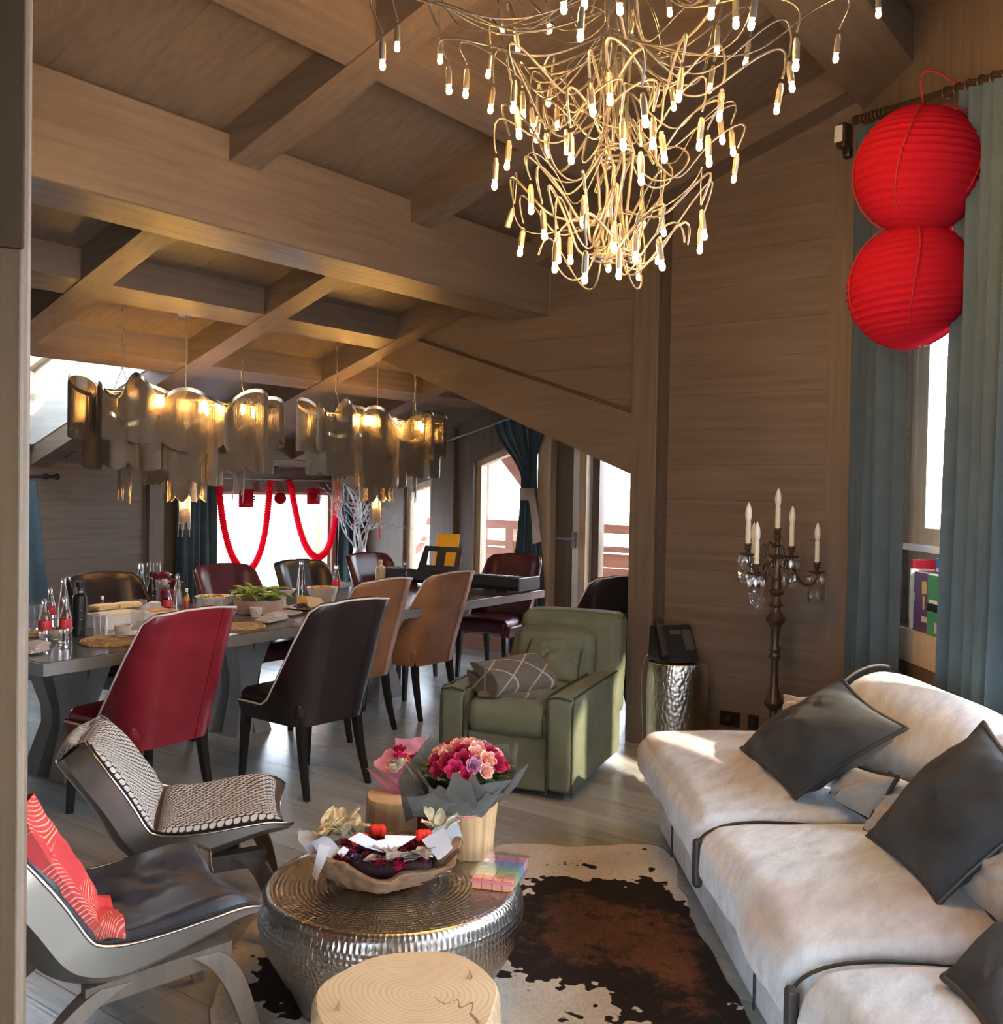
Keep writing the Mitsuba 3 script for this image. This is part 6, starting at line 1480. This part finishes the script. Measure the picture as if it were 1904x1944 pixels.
for i in range(10): rose(bp2 + RGT * q.uniform(-.07, .06) + np.array([0, 0, q.uniform(.0, .05)]) + FWD * q.uniform(-.05, .05), .026, 90 + i, ['mat_rose_pink', 'mat_rose_crimson', 'mat_white_bud', 'mat_rose_hot'][i % 4], pb, 'flower')
# dark red gift box behind the planter
g = onz(815, 1600, CTZ)[:2]
gp = dep(815, 1562, float((BC - ORG) @ FWD) + .16)
k = thing('gift_bag', 'small dark red gift bag between the log stool and the planter', 'bag')
part(k, 'bag', xf(softbox(.10, .07, .09, .008, 8, 0, .003, 2), (gp[0], gp[1], CTZ + .046), pa), 'mat_darkred', 40); part(k, 'handle', tube(spline([[gp[0] - .02, gp[1], CTZ + .088], [gp[0], gp[1], CTZ + .125], [gp[0] + .02, gp[1], CTZ + .088]], 14), .002, 5), 'mat_darkred', 60)
# driftwood bowl
WB = onz(722, 1678, CTZ)[:2]; WB = np.array([WB[0], WB[1]])
wb = thing('driftwood_bowl', 'gnarled driftwood bowl with a jagged rim on the coffee table', 'bowl')
scene['mat_drift'] = P(proc(lambda p, n, uv: mix(mix((.085, .045, .024), (.33, .21, .12), fbm(p.x * 9 + p.y * 3, p.y * 34 - p.x * 14, p.z * 30, 3)), (.07, .035, .02), smoothstep(.62, .8, fbm(p.x * 15, p.y * 40, p.z * 22, 2)))), .6)
A = np.linspace(0, 2 * np.pi, 121)[:-1]; rg = []
rx = .226; ry = .166; ra = _a - math.pi / 2 + .05
def wbp(f, z, t):
    jag = 1 + .07 * np.sin(3 * t + 1) + .03 * np.sin(7 * t) + .16 * (meshkit.fbm(np.c_[np.cos(t) * 3, np.sin(t) * 3, t * 0 + 4], 3, 3) - .5)
    x, y = rx * f * jag * np.cos(t), ry * f * jag * np.sin(t)
    return np.stack([WB[0] + x * math.cos(ra) - y * math.sin(ra), WB[1] + x * math.sin(ra) + y * math.cos(ra), CTZ + z + 0 * t], 1)
rimz = .092 + .020 * np.sin(2 * A + .5) + .008 * np.sin(5 * A) + .03 * (meshkit.fbm(np.c_[np.cos(A) * 2.2, np.sin(A) * 2.2, A * 0], 3, 9) - .5)
for f, zf in ((.30, .003), (.45, .004), (.66, .22), (.86, .60), (1.0, .93), (.985, 1.03), (.87, 1.02), (.76, .86), (.55, .40), (.25, .30)):
    r_ = wbp(f, 0, A); r_[:, 2] = CTZ + .002 + (zf * rimz if zf > .1 else zf)
    rg.append(r_)
m = loft(rg); v = m.vertices; v += ((meshkit.fbm(v * 24, 3, 5) - .5)[:, None] * .014) * np.array([1, 1, .4]); v[:, 2] = np.maximum(v[:, 2], CTZ + .0015)
part(wb, 'shell', tm(v, m.faces), 'mat_drift', 40)
da = thing('dried_arrangement', 'dried flowers, red tufts and white folded cards lying in the driftwood bowl', 'arrangement')
def wloc(x, y, z): return np.array([WB[0] + x * math.cos(ra) - y * math.sin(ra), WB[1] + x * math.sin(ra) + y * math.cos(ra), CTZ + z])
q = np.random.default_rng(8)
scene['mat_moss'] = P((.028, .008, .010), .85)
part(da, 'moss_bed', xf(softbox(.30, .18, .06, .02, 16, .01, .014, 6, 20), wloc(0, 0, .062), ra), 'mat_moss', 60)
for i in range(84):
    a_, t_ = q.uniform(0, 6.283), math.sqrt(q.random()); x, y = .175 * t_ * math.cos(a_), .112 * t_ * math.sin(a_)
    rose(wloc(x, y, .104 - .02 * t_ ** 3 + .014 * q.random()), q.uniform(.015, .024), 200 + i, ['mat_darkred', 'mat_rose_crimson', 'mat_grape', 'mat_dry_silver', 'mat_darkred'][i % 5], da, 'dried_flower')
for x, y in ((-.06, -.005), (-.015, .075), (.125, .03)):
    c = wloc(x, y, .132); part(da, 'red_tuft', cat([xf(softbox(.020, .036, .036, .015, 8), c + np.array([.011 * j * math.cos(ra), .011 * j * math.sin(ra), 0]), ra, q.uniform(-.2, .2)) for j in (-1, 0, 1)]), 'mat_tuft', 60)
scene['mat_tuft'] = P((.75, .03, .015), .8, sheen=1.0)
for i, (x, y, s) in enumerate(((-.14, .09, .05), (-.10, .10, .05), (-.17, .06, .045), (-.12, .065, .05), (.17, .085, .045), (.15, .10, .045), (.04, -.08, .05), (.07, -.09, .05), (.10, -.07, .05), (-.185, .02, .05), (-.08, .09, .045))):
    for j in range(3): part(da, 'dried_leaf', xf(leaf(s * 1.7, s * .42, q), wloc(x, y, (.100 if i in (6, 7, 8) else .112) + .010 * j), ra + q.uniform(-3, 3), 0, -q.uniform(.3, 1.0) * (.25 if i in (6, 7, 8) else 1)), ('mat_dry_cream', 'mat_dry_silver')[1 if i in (6, 7, 8) else 0], 60)
cd0 = float((np.array([WB[0], WB[1], CTZ + .15]) - ORG) @ FWD)
for q4 in (((661, 1592), (684, 1580), (716, 1597), (697, 1609)), ((697, 1608), (716, 1596), (733, 1592), (729, 1617)), ((729, 1617), (731, 1585), (790, 1587), (763, 1604)), ((640, 1618), (652, 1606), (662, 1612), (650, 1630))):
    c4 = [dep(x, y, cd0 - .35 * (y - 1600) / FPX * cd0 - .055) for x, y in q4]
    m = hull([*c4, *[c + np.array([0, 0, -.0025]) for c in c4]]); part(da, 'card_leaf', m, 'mat_paper_white', False)
for i, (x, y) in enumerate(((-.20, .03), (-.19, -.02), (.19, .02), (.17, -.03), (.20, .05), (-.15, -.04))):
    c = wloc(x, y, .108); e = q.normal(0, 1, (4, 3)) * [.03, .03, .012]
    sheet_tri(0, [c + [-.04, -.03, -.01], c + [.04, -.02, .0], c + [.045, .04, .03] + e[1], c + [-.03, .04, .03]], 'mat_tissue', da, 'tissue_scrap')
scene['mat_tissue'] = {'type': 'principledthin', 'base_color': {'type': 'rgb', 'value': [.55, .58, .62]}, 'roughness': .3, 'diff_trans': .6, 'eta': 1.4}
sheet_tri(0, [dep(592, 1660, 2.66), dep(606, 1600, 2.70), dep(628, 1606, 2.72), dep(600, 1668, 2.62)], 'mat_tissue', da, 'tissue_scrap')
# clear box of coloured compartments
bxc = onz(950, 1668, CTZ)[:2]
kx = thing('bead_box', 'clear plastic organiser box in rainbow colours on the coffee table edge', 'box')
be = np.array([2.281 - 2.235, 1.603 - 1.718]); be /= np.linalg.norm(be); ba = math.atan2(be[1], be[0])
def bf(m): return xf(m, (bxc[0], bxc[1], CTZ + .001), ba)
cols = [(.80, .36, .22), (.78, .60, .40), (.62, .72, .42), (.35, .68, .50), (.25, .55, .72), (.30, .42, .72), (.60, .42, .70), (.80, .42, .50)]
for j, c in enumerate(cols):
    scene[f'mat_bead_{j}'] = P(c, .35)
    for i in range(4): part(kx, 'compartment', bf(bx(-.060 + i * .0305, -.032 + i * .0305, -.098 + j * .0248, -.0752 + j * .0248, .002, .032)), f'mat_bead_{j}', False)
scene['mat_clear_plastic'] = {'type': 'thindielectric', 'int_ior': 1.45}
part(kx, 'case', bf(bx(-.065, .065, -.102, .102, .0005, .038)), 'mat_clear_plastic', False)
part(kx, 'lid', bf(bx(-.066, .066, -.103, .103, .0385, .044)), 'mat_clear_plastic', False)
part(kx, 'hinge', bf(bx(-.066, .066, -.1045, -.1015, .022, .030)), 'mat_rose_pink', False)
part(kx, 'sticker', bf(bx(-.055, -.040, .005, .025, .0442, .0446)), 'mat_white', False)
kp = onz(835, 1660, CTZ)
solo('keys', cat([xf(softbox(.05, .02, .006, .0025, 4), (kp[0], kp[1], CTZ + .004), .4), tube([[kp[0] + .035 + .012 * math.cos(t), kp[1] + .012 * math.sin(t), CTZ + .003] for t in np.linspace(0, 6.28, 16)[:-1]], .0012, 5, closed=True)]), 'mat_nickel', 'small bunch of keys beside the driftwood bowl', 'keys', smooth=60)
# ---------------------------------------------------------------- groups of repeats
GROUPS = {'dining_chair': 'leather dining chairs around the table', 'cushion': 'loose cushions on the seats', 'bottle': 'bottles on the dining table', 'tumbler': 'clear tumblers on the dining table', 'flute_glass': 'champagne flutes on the dining table',
          'placemat': 'woven placemats on the dining table', 'ceramic_pot': 'white pots on the dining table', 'napkin': 'napkins on the dining table', 'plate': 'plates on the dining table', 'serving_bowl': 'bowls of food on the dining table', 'baking_dish': 'baking dishes on the dining table',
          'bread_slice': 'slabs of bread on the dining table', 'chain_pendant': 'chain pendants over the dining table', 'paper_lantern': 'big red lanterns by the window niche', 'small_lantern': 'small red lanterns in the back window', 'paper_garland': 'red garlands in the back window',
          'lounge_chair': 'low lounge chairs', 'log_stool': 'log stools around the coffee table', 'curtain': 'teal curtains', 'curtain_rod': 'curtain rods', 'game_box': 'game boxes on the niche ledge', 'book': 'books on the niche ledge', 'wall_socket': 'sockets on the panelled wall'}
for k in labels:
    base = k[:-4] if k[-3:].isdigit() and k[-4] == '_' else k
    if '__' not in k and base in GROUPS and 'category' in labels[k]: labels[k]['group'] = GROUPS[base]
